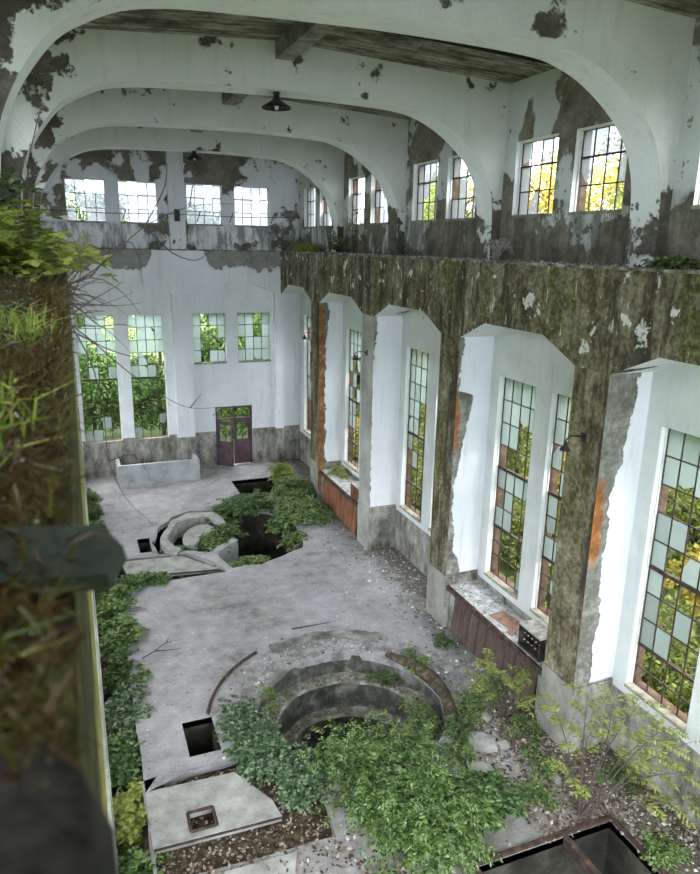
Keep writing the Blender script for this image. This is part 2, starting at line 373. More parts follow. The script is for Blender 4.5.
# ------------------------------------------------------------------ dimensions (metres)
XF, XW, XO = 8.32, 9.25, 9.62            # column fronts, wall face, wall outside (right)
LF, LW, LO = -.017, -.98, -1.35          # the same on the left
YB, YO = 29.42, 29.80
COLS = [(-.85, .05), (4.15, 5.05), (9.15, 10.05), (14.12, 15.02), (19.1, 20.0), (24.1, 25.0)]
BAYS = [2.1, 7.1, 12.08, 17.06, 22.05, 27.05]
LEDGE = 9.23

# ------------------------------------------------------------------ walls with openings
def wall(name, axis, p_in, p_out, u0, u1, z0, z1, holes, mat, reveal=None):
    us = sorted({u0, u1, *[h[0] for h in holes], *[h[1] for h in holes]})
    zs = sorted({z0, z1, *[h[2] for h in holes], *[h[3] for h in holes]})
    solid = lambda i, j: 0 <= i < len(us)-1 and 0 <= j < len(zs)-1 and not any(
        h[0]-1e-6 <= us[i] and us[i+1] <= h[1]+1e-6 and h[2]-1e-6 <= zs[j] and zs[j+1] <= h[3]+1e-6 for h in holes)
    P = (lambda d, u, z: (d, u, z)) if axis == 'x' else (lambda d, u, z: (u, d, z))
    mb = MB()
    for i in range(len(us)-1):
        for j in range(len(zs)-1):
            if not solid(i, j): continue
            a, b, c, d = us[i], us[i+1], zs[j], zs[j+1]
            for p in (p_in, p_out): mb.add([P(p, a, c), P(p, b, c), P(p, b, d), P(p, a, d)], [(0,1,2,3)])
            if not solid(i-1, j): mb.add([P(p_in, a, c), P(p_out, a, c), P(p_out, a, d), P(p_in, a, d)], [(0,1,2,3)], 1)
            if not solid(i+1, j): mb.add([P(p_in, b, c), P(p_out, b, c), P(p_out, b, d), P(p_in, b, d)], [(0,1,2,3)], 1)
            if not solid(i, j-1): mb.add([P(p_in, a, c), P(p_out, a, c), P(p_out, b, c), P(p_in, b, c)], [(0,1,2,3)], 1)
            if not solid(i, j+1): mb.add([P(p_in, a, d), P(p_out, a, d), P(p_out, b, d), P(p_in, b, d)], [(0,1,2,3)], 1)
    # weld
    import bmesh
    bm = bmesh.new(); me = bpy.data.meshes.new(name); me.from_pydata(mb.v, [], mb.f)
    me.polygons.foreach_set('material_index', mb.mi); me.materials.append(mat); me.materials.append(reveal or mat)
    bm.from_mesh(me); bmesh.ops.remove_doubles(bm, verts=bm.verts, dist=1e-5); bmesh.ops.recalc_face_normals(bm, faces=bm.faces)
    bm.to_mesh(me); bm.free()
    o = bpy.data.objects.new(name, me); COL.objects.link(o); return o

M['reveal'] = plaster('plaster_reveal', [(0, .70), (14, .70)], None, seed=9, white=((.7, .72, .72), (.86, .88, .88)))
def _brick_reveal():
    # bare brick in the outer half of the window openings, where the plaster never reached
    t = M['reveal'].node_tree; n = NT.__new__(NT); n.m = M['reveal']; n.t = t
    b = [x for x in t.nodes if x.type == 'BSDF_PRINCIPLED'][0]; src = b.inputs['Base Color'].links[0].from_socket
    n.pos = [x for x in t.nodes if x.type == 'NEW_GEOMETRY'][0].outputs['Position']; n.x, n.y, n.z = [x for x in t.nodes if x.type == 'SEPXYZ'][0].outputs
    k = n.ma('MAXIMUM', n.sharp(n.x, 9.42, 200), n.ma('MAXIMUM', n.sharp(n.y, 29.59, 200), n.sharp(n.ma('SUBTRACT', -1.15, n.x), 0, 200)))
    oc = n.ramp(n.noise(5, 6, .7), [(.3, (.035, .022, .014)), (.5, (.09, .055, .035)), (.7, (.15, .105, .075))])
    n.put(n.mix(k, src, oc), b.inputs['Base Color'])
_brick_reveal()
WZ0, WZ1 = 1.55, 6.62
low, up = [], []
for c in BAYS:
    for a, b in ((c-1.70, c-.27), (c+.27, c+1.70)):
        low.append((a, b, WZ0, WZ1)); up.append((a, b, 10.18, 11.72))
struct(wall('wall_right', 'x', XW, XO, -.85, YO, -.6, 13.6, low+up, M['wall_right'], M['reveal']))
struct(wall('wall_left', 'x', LW, LO, -1.5, YO, -.7, 13.6, low+up, M['wall_right'], M['reveal']))
bw = [(.10, 1.57, 1.5, 6.68), (2.05, 3.45, 1.5, 6.68), (4.62, 6.02, 4.6, 6.7), (6.5, 7.95, 4.6, 6.7), (5.45, 7.07, 0, 2.68)]
bu = [(.14, 1.56, 10.2, 11.74), (2.02, 3.49, 10.2, 11.74), (4.58, 6.01, 10.2, 11.74), (6.5, 7.97, 10.2, 11.74)]
struct(wall('wall_back', 'y', YB, YO, LO, XO, -.6, 13.6, bw+bu, M['wall_back'], M['reveal']))

struct(wall('wall_front_added', 'y', -.85, -1.2, LO, XO, LEDGE-.4, 13.6, bu, M['wall_back'], M['reveal']))  # unseen upper wall, added so that less light reaches the arch faces
# lower half of the left side: plain end wall between the left columns is open, only a kerb
mb = MB()
# ------------------------------------------------------------------ windows
GM = {'g': M['glass_green'], 'w': M['glass_white']}
wn = 0
def window(axis, p, out, hole, cols, rows, thick, kind, prob, seed, force=None):
    """p = frame plane, out = +1/-1 outward direction; rows: list of z lines incl. both ends"""
    global wn; wn += 1
    rr = random.Random(seed); u0, u1, z0, z1 = hole
    P = (lambda d, u, z: (p+out*d, u, z)) if axis == 'x' else (lambda d, u, z: (u, p+out*d, z))
    def bar(mb, ua, ub, za, zb, d0=-.02, d1=.02): mb.box(P(d0, ua, za), P(d1, ub, zb))
    f = MB(); t = .035
    bar(f, u0, u0+t, z0, z1, -.03, .03); bar(f, u1-t, u1, z0, z1, -.03, .03); bar(f, u0, u1, z0, z0+t, -.03, .03); bar(f, u0, u1, z1-t, z1, -.03, .03)
    for z, w in thick: bar(f, u0, u1, z-w/2, z+w/2, -.035, .035)
    root = f.build('window_%d' % wn, M['frame']); struct(root)
    b = MB(); us = [u0+(u1-u0)*i/cols for i in range(cols+1)]
    for u in us[1:-1]: bar(b, u-.011, u+.011, z0, z1, -.012, .012)
    for z in rows[1:-1]: bar(b, u0, u1, z-.011, z+.011, -.012, .012)
    b.build('glazing_bars', M['frame'], root)
    g = MB()
    for i in range(cols):
        for j in range(len(rows)-1):
            pr = prob(i/(cols-1), j/(len(rows)-2))
            if force and (i, j) in force: pr = force[(i, j)]
            if rr.random() > pr: continue
            a, c, d, e = us[i]+.008, us[i+1]-.008, rows[j]+.008, rows[j+1]-.008
            q = P(0, 0, 0)
            if rr.random() < .16:      # a broken pane with one corner gone
                k = rr.random()*.6+.2; m = rr.random()*.5+.3
                poly = [(a, d), (c, d), (c, d+(e-d)*k), (a+(c-a)*m, e), (a, e)] if rr.random() < .5 else [(a, e), (c, e), (c, d+(e-d)*k), (a+(c-a)*m, d+.05), (a, d+(e-d)*.3)]
            else: poly = [(a, d), (c, d), (c, e), (a, e)]
            g.add([P(.004, u, z) for u, z in poly], [tuple(range(len(poly)))])
    if g.v: g.build('window_panes', GM[kind], root)
    s = MB(); s.box(P(-.20, u0, z0-.03), P(-.03, u1, z0+.03)); s.build('window_sill', M['sill'], root)
    l = MB()                          # thin pale jambs the iron frame sits in
    bar(l, u0, u0+.03, z0, z1, -.06, -.03); bar(l, u1-.03, u1, z0, z1, -.06, -.03); bar(l, u0, u1, z1-.03, z1, -.06, -.03)
    l.build('frame_lining', M['whitewood'], root)
    return root
def lin(a, b, n): return [a+(b-a)*i/n for i in range(n+1)]
rD = [WZ0, 2.1, 2.46, 2.86, 3.38, 3.86, 4.38, 4.95, 5.50, 6.05, WZ1]
rO = [WZ0, 1.96, 2.42, 2.96, 3.48, 4.0, 4.52, 5.05, 5.57, 6.09, WZ1]
for k, h in enumerate(low):
    bay = k//2
    rows, th = (rD, [(4.38, .07), (2.86, .045)]) if bay == 2 else (rO, [(4.0, .07), (2.42, .045)])
    pf = (lambda i, j: .9 if j > .85 else (.55 if (i > .6 and j > .25) else .33 if j > .4 else .1)) if bay != 1 else \
         (lambda i, j: .95 if j > .8 else (.65 if j > .45 else .25))
    window('x', XW+.16, 1, h, 4, rows, th, 'g', pf, 50+k)
for k, h in enumerate(up):
    window('x', XW+.16, 1, h, 4, lin(h[2], h[3], 3), [(lin(h[2], h[3], 3)[2], .03)], 'w', lambda i, j: .5, 90+k)
for k, h in enumerate(up):
    if k > 1: window('x', LW-.16, -1, h, 4, lin(h[2], h[3], 3), [], 'w', lambda i, j: .5, 190+k)
for k, h in enumerate(low): window('x', LW-.16, -1, h, 4, rO, [(4.0, .07), (2.42, .045)], 'g', lambda i, j: .12, 290+k)
for k, h in enumerate(bw[:2]):
    window('y', YB+.16, 1, h, 4, lin(h[2], h[3], 10), [(lin(h[2], h[3], 10)[5], .06)], 'g', lambda i, j: .88 if j > .72 else (.5 if j > .5 else .10), 31+k)
window('y', YB+.16, 1, bw[2], 4, lin(4.6, 6.7, 4), [], 'g', lambda i, j: .95, 33, {(1, 0): 0, (1, 1): 0, (2, 1): 0, (3, 1): 0, (1, 2): 0, (2, 2): .2, (0, 0): 1, (0, 3): 1})
window('y', YB+.16, 1, bw[3], 4, lin(4.6, 6.7, 4), [], 'g', lambda i, j: .93, 34, {(0, 1): 0, (2, 3): .0})
for k, h in enumerate(bu):
    fc = [{(2, 2): 0, (3, 2): 0, (0, 1): 0, (1, 0): 0}, {(1, 2): 0}, {(2, 2): 0}, {}][k]
    window('y', YB+.16, 1, h, 4, lin(h[2], h[3], 3), [(lin(h[2], h[3], 3)[2], .03)], 'w', lambda i, j: 1.0, 41+k, fc)

# ------------------------------------------------------------------ columns
side_m = {
 0: strip_plaster('column_side_a', [(0, .1), (7.5, .2)], None, 1),
 1: strip_plaster('column_side_b', [(0, .42), (1.5, .38), (2.4, .40), (3.3, .42), (4.2, .36), (5.2, .36), (6.0, .52), (7.0, .66), (7.6, .76)], (3.9, 5.7, .22, (.34, .13, .035)), 2),
 2: strip_plaster('column_side_c', [(0, .10), (1.6, .42), (2.2, .22), (3.2, .08), (4.0, .12), (4.8, .26), (5.6, .42), (6.15, .50), (6.22, .06), (7.6, .14)], (4.7, 6.3, .12, (.34, .12, .04)), 3),
 3: strip_plaster('column_side_d', [(0, .02), (6, -.15), (7.5, .12)], None, 4),
 4: strip_plaster('column_side_e', [(0, .40), (2, .30), (5, .24), (7.5, .4)], (0.2, 7.5, .26, (.24, .115, .05)), 5)}
lab = {-1: 'column beside the photographer at the open end', 0: 'column at the near end of the window wall', 1: 'nearest mossy concrete column with peeling plaster side', 2: 'second mossy column with a long crack in its plaster side',
       3: 'pale grey column without moss, white plaster side', 4: 'farthest column of the window wall, orange brick bared'}
def column(x0, x1, ya, yb, mfront, mside, name='concrete_column', plinth=True, z1=7.5):
    mb = MB(); zs = lin(1.45, z1, 12)
    # gently worn arrises: shaft a touch narrower than the plinth
    fx = x0 if x0 > 4 or x1 < x0 else x1
    for (za, zb, e) in ((-.05, 1.45, .02), (1.45, z1, 0.0)):
        X0, X1, Y0, Y1 = x0-(e if x0 > 4 else 0), x1+(0 if x0 > 4 else 0), ya-e, yb+e
        V = [(X0,Y0,za),(X1,Y0,za),(X1,Y1,za),(X0,Y1,za),(X0,Y0,zb),(X1,Y0,zb),(X1,Y1,zb),(X0,Y1,zb)]
        mb.add(V, [(0,3,2,1),(4,5,6,7)], 0)
        mb.add(V, [(0,1,5,4),(2,3,7,6)], 1)            # sides facing along the hall
        mb.add(V, [(1,2,6,5),(3,0,4,7)], 0)            # front and back
    return mb.build(name, [mfront, mside])
for k, (a, b) in enumerate(COLS):
    o = column(XF, XW, a, b, M['col_pale'] if k == 4 else M['col_dark'], side_m[max(0, k-1)]); struct(o, lab[k-1])
lside = strip_plaster('column_side_left', [(0, .2), (7.5, .3)], None, 6, side=1)
for k, (a, b) in enumerate(COLS):
    o = column(LW, LF, a, b, M['col_dark'], M['pitwall']); struct(o, 'column under the left gallery, number %s from the door end' % ['six', 'five', 'four', 'three', 'two', 'one'][k])
# pilasters on the back wall
for x0, x1, nm in ((3.80, 4.50, 'middle'), (8.08, 8.42, 'right corner'), (-.98, -.017, 'left corner')):
    mb = MB(); mb.box((x0, 29.1, 0), (x1, YB, 7.5)); mb.box((x0-.02, 29.08, 0), (x1+.02, YB, 1.55))
    struct(mb.build('wall_pilaster', M['pilaster'] if x0 < 8 else M['wall_back']), nm + ' pilaster on the end wall')
mb = MB(); mb.box((3.86, 29.15, LEDGE), (4.48, YB, 12.9)); struct(mb.build('wall_pilaster', M['pilaster']), 'upper pilaster between the high end windows')

# ------------------------------------------------------------------ ledge beams with haunches
def haunched(spans, z0=7.5, z1=7.93, top=LEDGE-.03, run=1.0):
    """spans: supports [(a,b)...] along u; returns closed polygon (u,z)"""
    pts = []
    for i, (a, b) in enumerate(spans):
        if i: pts += [(a-run, z1), (a, z0)]
        else: pts += [(a, z0)]
        pts += [(b, z0)]
        if i < len(spans)-1: pts += [(b+run, z1)]
    return pts + [(spans[-1][1], top), (spans[0][0], top)]
def beam(name, spans, place, d0, d1, mats, mi_front=0):
    poly = haunched(spans); n = len(poly); mb = MB()
    # end caps as strips to keep faces convex
    top = LEDGE-.03
    for d in (d0, d1):
        for i in range(n-3):
            (u0, za), (u1, zb) = poly[i], poly[i+1]
            mb.add([place(u0, za, d), place(u1, zb, d), place(u1, top, d), place(u0, top, d)], [(0,1,2,3)], 0)
    for i in range(n-3):
        (u0, za), (u1, zb) = poly[i], poly[i+1]
        mb.add([place(u0, za, d0), place(u1, zb, d0), place(u1, zb, d1), place(u0, za, d1)], [(0,1,2,3)], 1)
    a, b = spans[0][0], spans[-1][1]
    mb.add([place(a, top, d0), place(b, top, d0), place(b, top, d1), place(a, top, d1)], [(0,1,2,3)], 0)
    for u in (a, b): mb.add([place(u, 7.5, d0), place(u, top, d0), place(u, top, d1), place(u, 7.5, d1)], [(0,1,2,3)], 0)
    return mb.build(name, mats, recalc=True)
cs = [(c[0], c[1]) for c in COLS]
struct(beam('trim_1', cs + [(28.95, YB)], lambda u, z, d: (d, u, z), XF, XW, [M['beam'], M['underside']]), 'long mossy ledge beam over the right columns')
struct(beam('trim_2', cs + [(28.95, YB)], lambda u, z, d: (d, u, z), LF, LW, [M['beam_edge'], M['underside']]), 'mossy ledge beam of the left gallery')
struct(beam('trim_3', [(LW, LF), (3.80, 4.50), (8.08, 8.42)], lambda u, z, d: (u, d, z), 29.1, YB, [M['back_beam'], M['underside']]), 'plastered beam across the end wall')
mb = MB()
rr = random.Random(5)
y = -.85
while y < YB:                                       # cracked capping of the ledge, uneven edge
    L = rr.uniform(.5, 1.3); y1 = min(y+L, YB); e = rr.uniform(-.03, .03)
    mb.box((XF-.035+e, y, LEDGE-.03), (XW, y1-.012, LEDGE+.012+rr.uniform(-.004, .008))); y = y1
M['capping'] = simple('ledge_capping', (.03, .028, .02), (.55, .55, .52), 3.5, .95, mid=(.15, .145, .11), bump=.8)
struct(mb.build('trim_4', M['capping']), 'broken capping along the right ledge')
mb = MB(); mb.box((LW, -1.5, LEDGE-.03), (LF-.002, YB, LEDGE)); struct(mb.build('trim_5', M['moss']), 'mossy top of the left gallery ledge')
mb = MB(); mb.box((LW, 29.06, LEDGE-.03), (XF, YB, LEDGE+.01)); struct(mb.build('trim_6', M['capping']), 'thin ledge across the end wall')

# ------------------------------------------------------------------ arched roof beams
RIN = [(9.03, 9.2), (9.03, 10.0), (8.98, 10.55), (8.86, 10.95), (8.66, 11.3), (8.38, 11.58), (8.0, 11.86), (7.6, 12.08), (7.2, 12.22), (6.85, 12.29), (6.2, 12.33), (5.2, 12.36), (4.15, 12.37)]
LIN = [(3.0, 12.35), (2.0, 12.32), (1.35, 12.28), (.85, 12.19), (.45, 12.02), (.1, 11.80), (-.2, 11.45), (-.42, 11.1), (-.58, 10.7), (-.66, 10.2), (-.68, 9.2)]
def roof_z(x): return 13.22 - abs(x-4.15)*.055
RIN = [(p.x, p.y) for p in [Vector((a, b)) for a, b in [(q.x, q.y) for q in smooth([(x, z, 0) for x, z in RIN], 4)]]]
LIN = [(q.x, q.y) for q in smooth([(x, z, 0) for x, z in LIN], 4)]
INN = RIN + LIN
for k, (a, b) in enumerate(COLS + [(28.8, 29.42)]):
    y0, y1 = a+.10, b-.14
    if k == len(COLS): continue
    mb = MB(); n = len(INN)
    for y in (y0, y1):
        for i in range(n-1):
            (xa, za), (xb, zb) = INN[i], INN[i+1]
            # face strip from inner curve to the wall / roof
            def outer(x, z):
                if z < 11.2: return (XW if x > 4 else LW, z)
                if i < 8 and x > 4: pass
                return (x, roof_z(x))
            pass
        # fan: lower legs to the wall, then vertical strips to the roof
        R_up = [p for p in RIN if p[1] <= 11.31]; L_up = [p for p in LIN if p[1] <= 11.5]
        for i in range(len(R_up)-1):
            (xa, za), (xb, zb) = R_up[i], R_up[i+1]; mb.add([(xa,y,za),(XW,y,za),(XW,y,zb),(xb,y,zb)], [(0,1,2,3)], 0)
        xt, zt = R_up[-1]; mb.add([(xt,y,zt),(XW,y,zt),(XW,y,roof_z(XW)),(xt,y,roof_z(xt))], [(0,1,2,3)], 0)
        for i in range(len(L_up)-1):
            (xa, za), (xb, zb) = L_up[i], L_up[i+1]; mb.add([(xa,y,za),(LW,y,za),(LW,y,zb),(xb,y,zb)], [(0,1,2,3)], 0)
        xt2, zt2 = L_up[0]; mb.add([(xt2,y,zt2),(LW,y,zt2),(LW,y,roof_z(LW)),(xt2,y,roof_z(xt2))], [(0,1,2,3)], 0)
        mid = RIN[len(R_up)-1:] + LIN[:len(LIN)-len(L_up)+1]
        for i in range(len(mid)-1):
            (xa, za), (xb, zb) = mid[i], mid[i+1]; mb.add([(xa,y,za),(xb,y,zb),(xb,y,roof_z(xb)),(xa,y,roof_z(xa))], [(0,1,2,3)], 0)
    for i in range(n-1):
        (xa, za), (xb, zb) = INN[i], INN[i+1]
        mb.add([(xa,y0,za),(xb,y0,zb),(xb,y1,zb),(xa,y1,za)], [(0,1,2,3)], 1)
    struct(mb.build('arched_roof_beam', [M['arch'], M['soffit']], recalc=True), ['arched beam behind the photographer', 'arched beam at the open end', 'nearest arched roof beam crossing the top of the hall', 'second arched roof beam', 'third arched roof beam', 'arched roof beam nearest to the end wall'][k])

# ceiling with thickness, and the centre joist of every bay
mb = MB()
for (xa, xb) in ((LO, 4.15), (4.15, XO)):
    mb.prism([(xa, roof_z(xa)), (xb, roof_z(xb)), (xb, roof_z(xb)+.35), (xa, roof_z(xa)+.35)], lambda u, v, d: (u, d, v), -.85, YO)
struct(mb.build('ceiling', M['ceiling'], recalc=True))
ends = [-.14] + [v for c in COLS[1:] for v in (c[0]+.10, c[1]-.14)] + [YB]
jl = ['overhead of the photographer', 'in the first bay', 'in the second bay', 'in the third bay', 'in the fourth bay', 'beside the end wall']
for k in range(6):
    a, b = ends[2*k], ends[2*k+1]
    mb = MB(); mb.box((4.0, a, 12.9), (4.34, b, 13.25)); struct(mb.build('ceiling_joist', M['joist']), 'concrete joist under the roof ' + jl[k])

# ------------------------------------------------------------------ floor with pits
def fill(name, outer, holes, z, mat, thick=.12):
    cu = bpy.data.curves.new(name, 'CURVE'); cu.dimensions = '2D'; cu.fill_mode = 'BOTH'; cu.extrude = thick/2
    for poly in [outer]+holes:
        sp = cu.splines.new('POLY'); sp.points.add(len(poly)-1); sp.use_cyclic_u = True
        for p, q in zip(sp.points, poly): p.co = (q[0], q[1], 0, 1)
    ob = bpy.data.objects.new('tmp', cu); COL.objects.link(ob); bpy.context.view_layer.update()
    me = bpy.data.meshes.new_from_object(ob.evaluated_get(bpy.context.evaluated_depsgraph_get()))
    bpy.data.objects.remove(ob); bpy.data.curves.remove(cu)
    for v in me.vertices: v.co.z += z-thick/2
    me.materials.clear(); me.materials.append(mat); me.name = name
    o = bpy.data.objects.new(name, me); COL.objects.link(o); return o
def rag(poly, amp=.04, step=.22, seed=1):
    out = []; n = len(poly)
    for i in range(n):
        a, b = Vector(poly[i]), Vector(poly[(i+1) % n]); m = max(1, int((b-a).length/step))
        for k in range(m):
            p = a.lerp(b, k/m); q = mn.noise_vector(Vector((p.x*1.7+seed, p.y*1.7, seed)))*amp*2
            out.append((p.x+q.x, p.y+q.y))
    return out
def rect(a, b, c, d): return [(a, c), (b, c), (b, d), (a, d)]
CX, CY, RIM = 4.9, 11.9, 2.0
def arc(cx, cy, r, a0, a1, n): return [(cx+r*math.cos(math.radians(a0+(a1-a0)*i/n)), cy+r*math.sin(math.radians(a0+(a1-a0)*i/n))) for i in range(n+1)]
circ = [(p[0]+mn.noise(Vector((p[0]*2, p[1]*2, 1)))*.05, p[1]+mn.noise(Vector((p[0]*2, p[1]*2, 5)))*.05) for p in arc(CX, CY, RIM, 0, 352, 88)]
# far pit outline (broken spiral casing)
npit = rag([(1.95, 20.95), (2.9, 21.05), (3.6, 20.55), (3.95, 19.35), (4.9, 19.3), (5.8, 19.75), (6.4, 20.0), (6.75, 20.9), (6.8, 22.2), (6.2, 23.3), (5.0, 23.9), (4.2, 24.3), (3.5, 24.45), (2.7, 24.0), (2.15, 23.0), (1.85, 22.0)], .07, .25, 3)
r1 = rag([(.5, 8.9), (3.4, 8.85), (3.5, 9.8), (3.1, 10.5), (2.6, 11.25), (.5, 11.22)], .03, .3, 7)
r3 = rag([(.62, 19.2), (3.7, 19.1), (3.72, 19.5), (2.9, 20.85), (.62, 20.98)], .03, .3, 9)
hole2 = rect(1.43, 2.04, 11.56, 12.62); hole3 = rect(1.42, 1.8, 21.3, 22.45)
pitN = rect(5.62, 7.85, 25.35, 27.3); pitR = rect(5.3, 7.97, 4.3, 7.5)
outer = rag([(.52, -.9), (9.3, -.9), (9.3, 29.5), (-1.0, 29.5), (-1.0, 27.6), (.36, 27.6), (.36, 21.5), (.5, 20.0), (.56, 14.0)], .02, .5, 2)
struct(fill('floor', outer, [circ, npit, r1, r3, hole2, hole3, pitN, pitR], 0, M['floor'], .16))
# sub floors / pit linings
mb = MB()
mb.box((-1.4, -.9, -.75), (.56, 27.7, -.6)); mb.box((-.98, -.9, -.6), (-.9, 27.7, -.02)); struct(mb.build('trench_bed', M['dirt']), 'earth bed of the trench along the left wall')
mb = MB(); mb.box((.4, 8.7, -.42), (3.6, 11.4, -.19)); mb.box((.5, 19.0, -.5), (3.85, 21.1, -.4)); struct(mb.build('dirt_bed', M['dirt']), 'dirt under the lifted slabs')
def pit(name, r, depth, label, t=.12, mat=None):
    x0, x1, y0, y1 = r; b = MB()
    b.box((x0-t, y0-t, -depth), (x0, y1+t, -.02)); b.box((x1, y0-t, -depth), (x1+t, y1+t, -.02))
    b.box((x0, y0-t, -depth), (x1, y0, -.02)); b.box((x0, y1, -depth), (x1, y1+t, -.02)); b.box((x0-t, y0-t, -depth-.1), (x1+t, y1+t, -depth))
    struct(b.build(name, mat or M['pit_dark']), label)
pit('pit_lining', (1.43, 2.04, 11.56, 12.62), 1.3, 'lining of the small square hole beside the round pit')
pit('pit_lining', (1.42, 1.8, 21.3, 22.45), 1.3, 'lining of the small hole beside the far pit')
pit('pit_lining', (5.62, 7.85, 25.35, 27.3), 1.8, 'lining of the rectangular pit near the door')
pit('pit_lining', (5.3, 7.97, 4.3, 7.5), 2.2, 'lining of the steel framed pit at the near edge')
mb = MB(); x0, x1, y0, y1 = -1.45, 9.75, -1.1, 29.9
for a, b in (((x0, y0, -3.5), (x1, y1, -3.4)), ((x0, y0, -3.4), (x0+.1, y1, -.65)), ((x1-.1, y0, -3.4), (x1, y1, -.1)), ((x0, y0, -3.4), (x1, y0+.1, -.1)), ((x0, y1-.1, -3.4), (x1, y1, -.1))): mb.box(a, b)
struct(mb.build('foundation', M['dirt']), 'earth and footing below the floor')
# stepped round pit
prof = [(RIM+.03, -.05), (RIM-.02, -.42), (RIM-.05, -.47), (1.66, -.50), (1.62, -.55), (1.60, -1.08), (1.56, -1.12), (1.36, -1.16), (1.31, -1.22), (1.28, -2.9), (.0, -3.0)]
mb = MB(); mb.lathe((CX, CY, 0), prof, 72)
for i in range(len(prof)-1):
    if i in (2, 3, 6, 7): 
        for k in range(72): mb.mi[i*72+k] = 1
mb.v = [(x+mn.noise(Vector((x*2, y*2, z*2)))*.05, y+mn.noise(Vector((x*2, y*2, z*2+9)))*.05, z+mn.noise(Vector((x*3, y*3, z)))*.03) for x, y, z in mb.v]
M['pitring'] = (lambda n: n.bsdf(n.mix(n.ma('MULTIPLY', n.sharp(n.noise(1.3, 6, .7), .47, 6), .8), n.ramp(n.noise(2.4, 8, .7), [(.3, (.022, .023, .018)), (.5, (.085, .088, .078)), (.68, (.26, .27, .26))]), (.028, .035, .010)), .95, n.bump(n.noise(12, 6, .75), .8, .03)))(NT('round_pit_concrete'))
M['pitstep'] = simple('pit_step', (.05, .055, .025), (.45, .46, .45), 3.2, .95, mid=(.19, .195, .16), bump=1)
struct(mb.build('round_pit', [M['pitring'], M['pitstep']]), 'stepped concrete rings of the round turbine pit')
# far pit: shallow shelf on the left, deep well on the right, curved casing wall
mb = MB(); mb.box((1.7, 19.0, -2.6), (7.1, 24.7, -2.5)); struct(mb.build('dirt_bed', M['dirt']), 'bottom of the far pit')
mb = MB()
def band(mb, cx, cy, r0, r1, a0, a1, z0, z1, n=24, ex=1.0, rot=0.0):
    o = len(mb.v); c_, s_ = math.cos(rot), math.sin(rot)
    for i in range(n+1):
        t = math.radians(a0+(a1-a0)*i/n)
        for r in (r0, r1):
            for z in (z0, z1):
                px, py = r*math.cos(t), r*math.sin(t)*ex; mb.v.append((cx+px*c_-py*s_, cy+px*s_+py*c_, z))
    for i in range(n):
        q = o+i*4; mb.f += [(q, q+1, q+5, q+4), (q+2, q+6, q+7, q+3), (q+1, q+3, q+7, q+5), (q, q+4, q+6, q+2)]; mb.mi += [0]*4
    mb.f += [(o, o+2, o+3, o+1), (o+n*4, o+n*4+1, o+n*4+3, o+n*4+2)]; mb.mi += [0, 0]
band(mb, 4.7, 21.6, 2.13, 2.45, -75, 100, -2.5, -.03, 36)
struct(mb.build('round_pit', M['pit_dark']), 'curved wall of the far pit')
mb = MB(); band(mb, 3.3, 22.3, .84, 1.10, 25, 245, -.55, .05, 36, 1.7, -.25); mb.v = [(x+.10*mn.noise(Vector((x*1.5, y*1.5, 2))), y+.14*mn.noise(Vector((x*1.5, y*1.5, 8))), z+.06*mn.noise(Vector((x*2, y*2, 3)))) for x, y, z in mb.v]; struct(mb.build('casing_curb', M['slab']), 'curved concrete curb rising out of the far pit')
mb = MB(); band(mb, 3.5, 22.2, .1, .62, 35, 240, -.7, -.12, 20, 1.8, -.22); struct(mb.build('casing_curb', M['slab']), 'sunken inner slab inside the far curved curb')
mb = MB(); mb.obox((4.15, 21.4, -.75), (.55, .12, .6), Matrix.Rotation(.75, 3, 'Z')); mb.obox((3.55, 20.9, -.85), (.5, .1, .55), Matrix.Rotation(1.2, 3, 'Z'))
struct(mb.build('casing_wall', M['trough']), 'pale upright wall stubs inside the far pit')
mb = MB(); mb.box((1.85, 20.9, -1.6), (3.7, 24.4, -1.0)); struct(mb.build('dirt_bed', M['dirt']), 'shelf of earth in the far pit')

# loose cover slabs
def slab(name, poly, hole, label, cat, mat):
    h = [hole] if hole else []
    o = fill(name, poly, h, .015, mat, .12)
    b = MB(); pts = [(p[0], p[1], -.02) for p in poly]
    for i in range(len(pts)): b.tube([pts[i], pts[(i+1) % len(pts)]], .026, 4)
    c = b.build('edge_iron', M['steel'], o)
    if hole:
        b = MB(); hp = [(p[0], p[1], .02) for p in hole]
        for i in range(4):
            a_, c_ = Vector(hp[i]), Vector(hp[(i+1) % 4]); b.tube([a_, c_], .03, 4)
        b.build('hole_frame', M['steel'], o)
    return tag(o, label, cat)
slab('cover_slab', [(.53, 9.62), (2.68, 9.56), (2.62, 9.95), (2.14, 10.86), (.53, 10.92)], rect(1.17, 1.60, 9.74, 10.17), 'grey concrete floor slab with a small square hole, lower left', 'slab', M['slab'])
slab('cover_slab', [(.92, 19.72), (3.55, 19.36), (2.62, 20.62), (.8, 20.82)], None, 'plain pale concrete slab beside the far overgrown pit', 'slab', M['slab'])
mb = MB(); P3 = [(.8, 8.1), (2.4, 8.0), (2.7, 8.75), (1.0, 8.8)]
mb.prism(P3, lambda u, v, d: (u, v, d), .0, .03); tag(mb.build('floor_plate', M['slab'], recalc=True), 'thin concrete slab with a handle ring at the bottom left edge', 'slab')

# steel angle frame of the near pit, with cross bar
root = empty('pit_surround', (5.3, 7.5, 0)); tag(root, 'rusty steel angle frame round the rectangular pit at the bottom edge', 'frame')
for a, b in (((5.2, 7.5, 0), (8.03, 7.58, .05)), ((7.97, 4.2, 0), (8.05, 7.5, .05)), ((5.2, 4.2, 0), (5.3, 7.5, .05))):
    mb = MB(); mb.box(a, b); mb.build('angle_iron', M['steel'], root)
mb = MB(); mb.box((6.98, 4.3, -.05), (7.08, 7.5, -.0)); mb.box((6.98, 4.3, -.16), (7.0, 7.5, -.05)); mb.build('cross_bar', M['steel'], root)

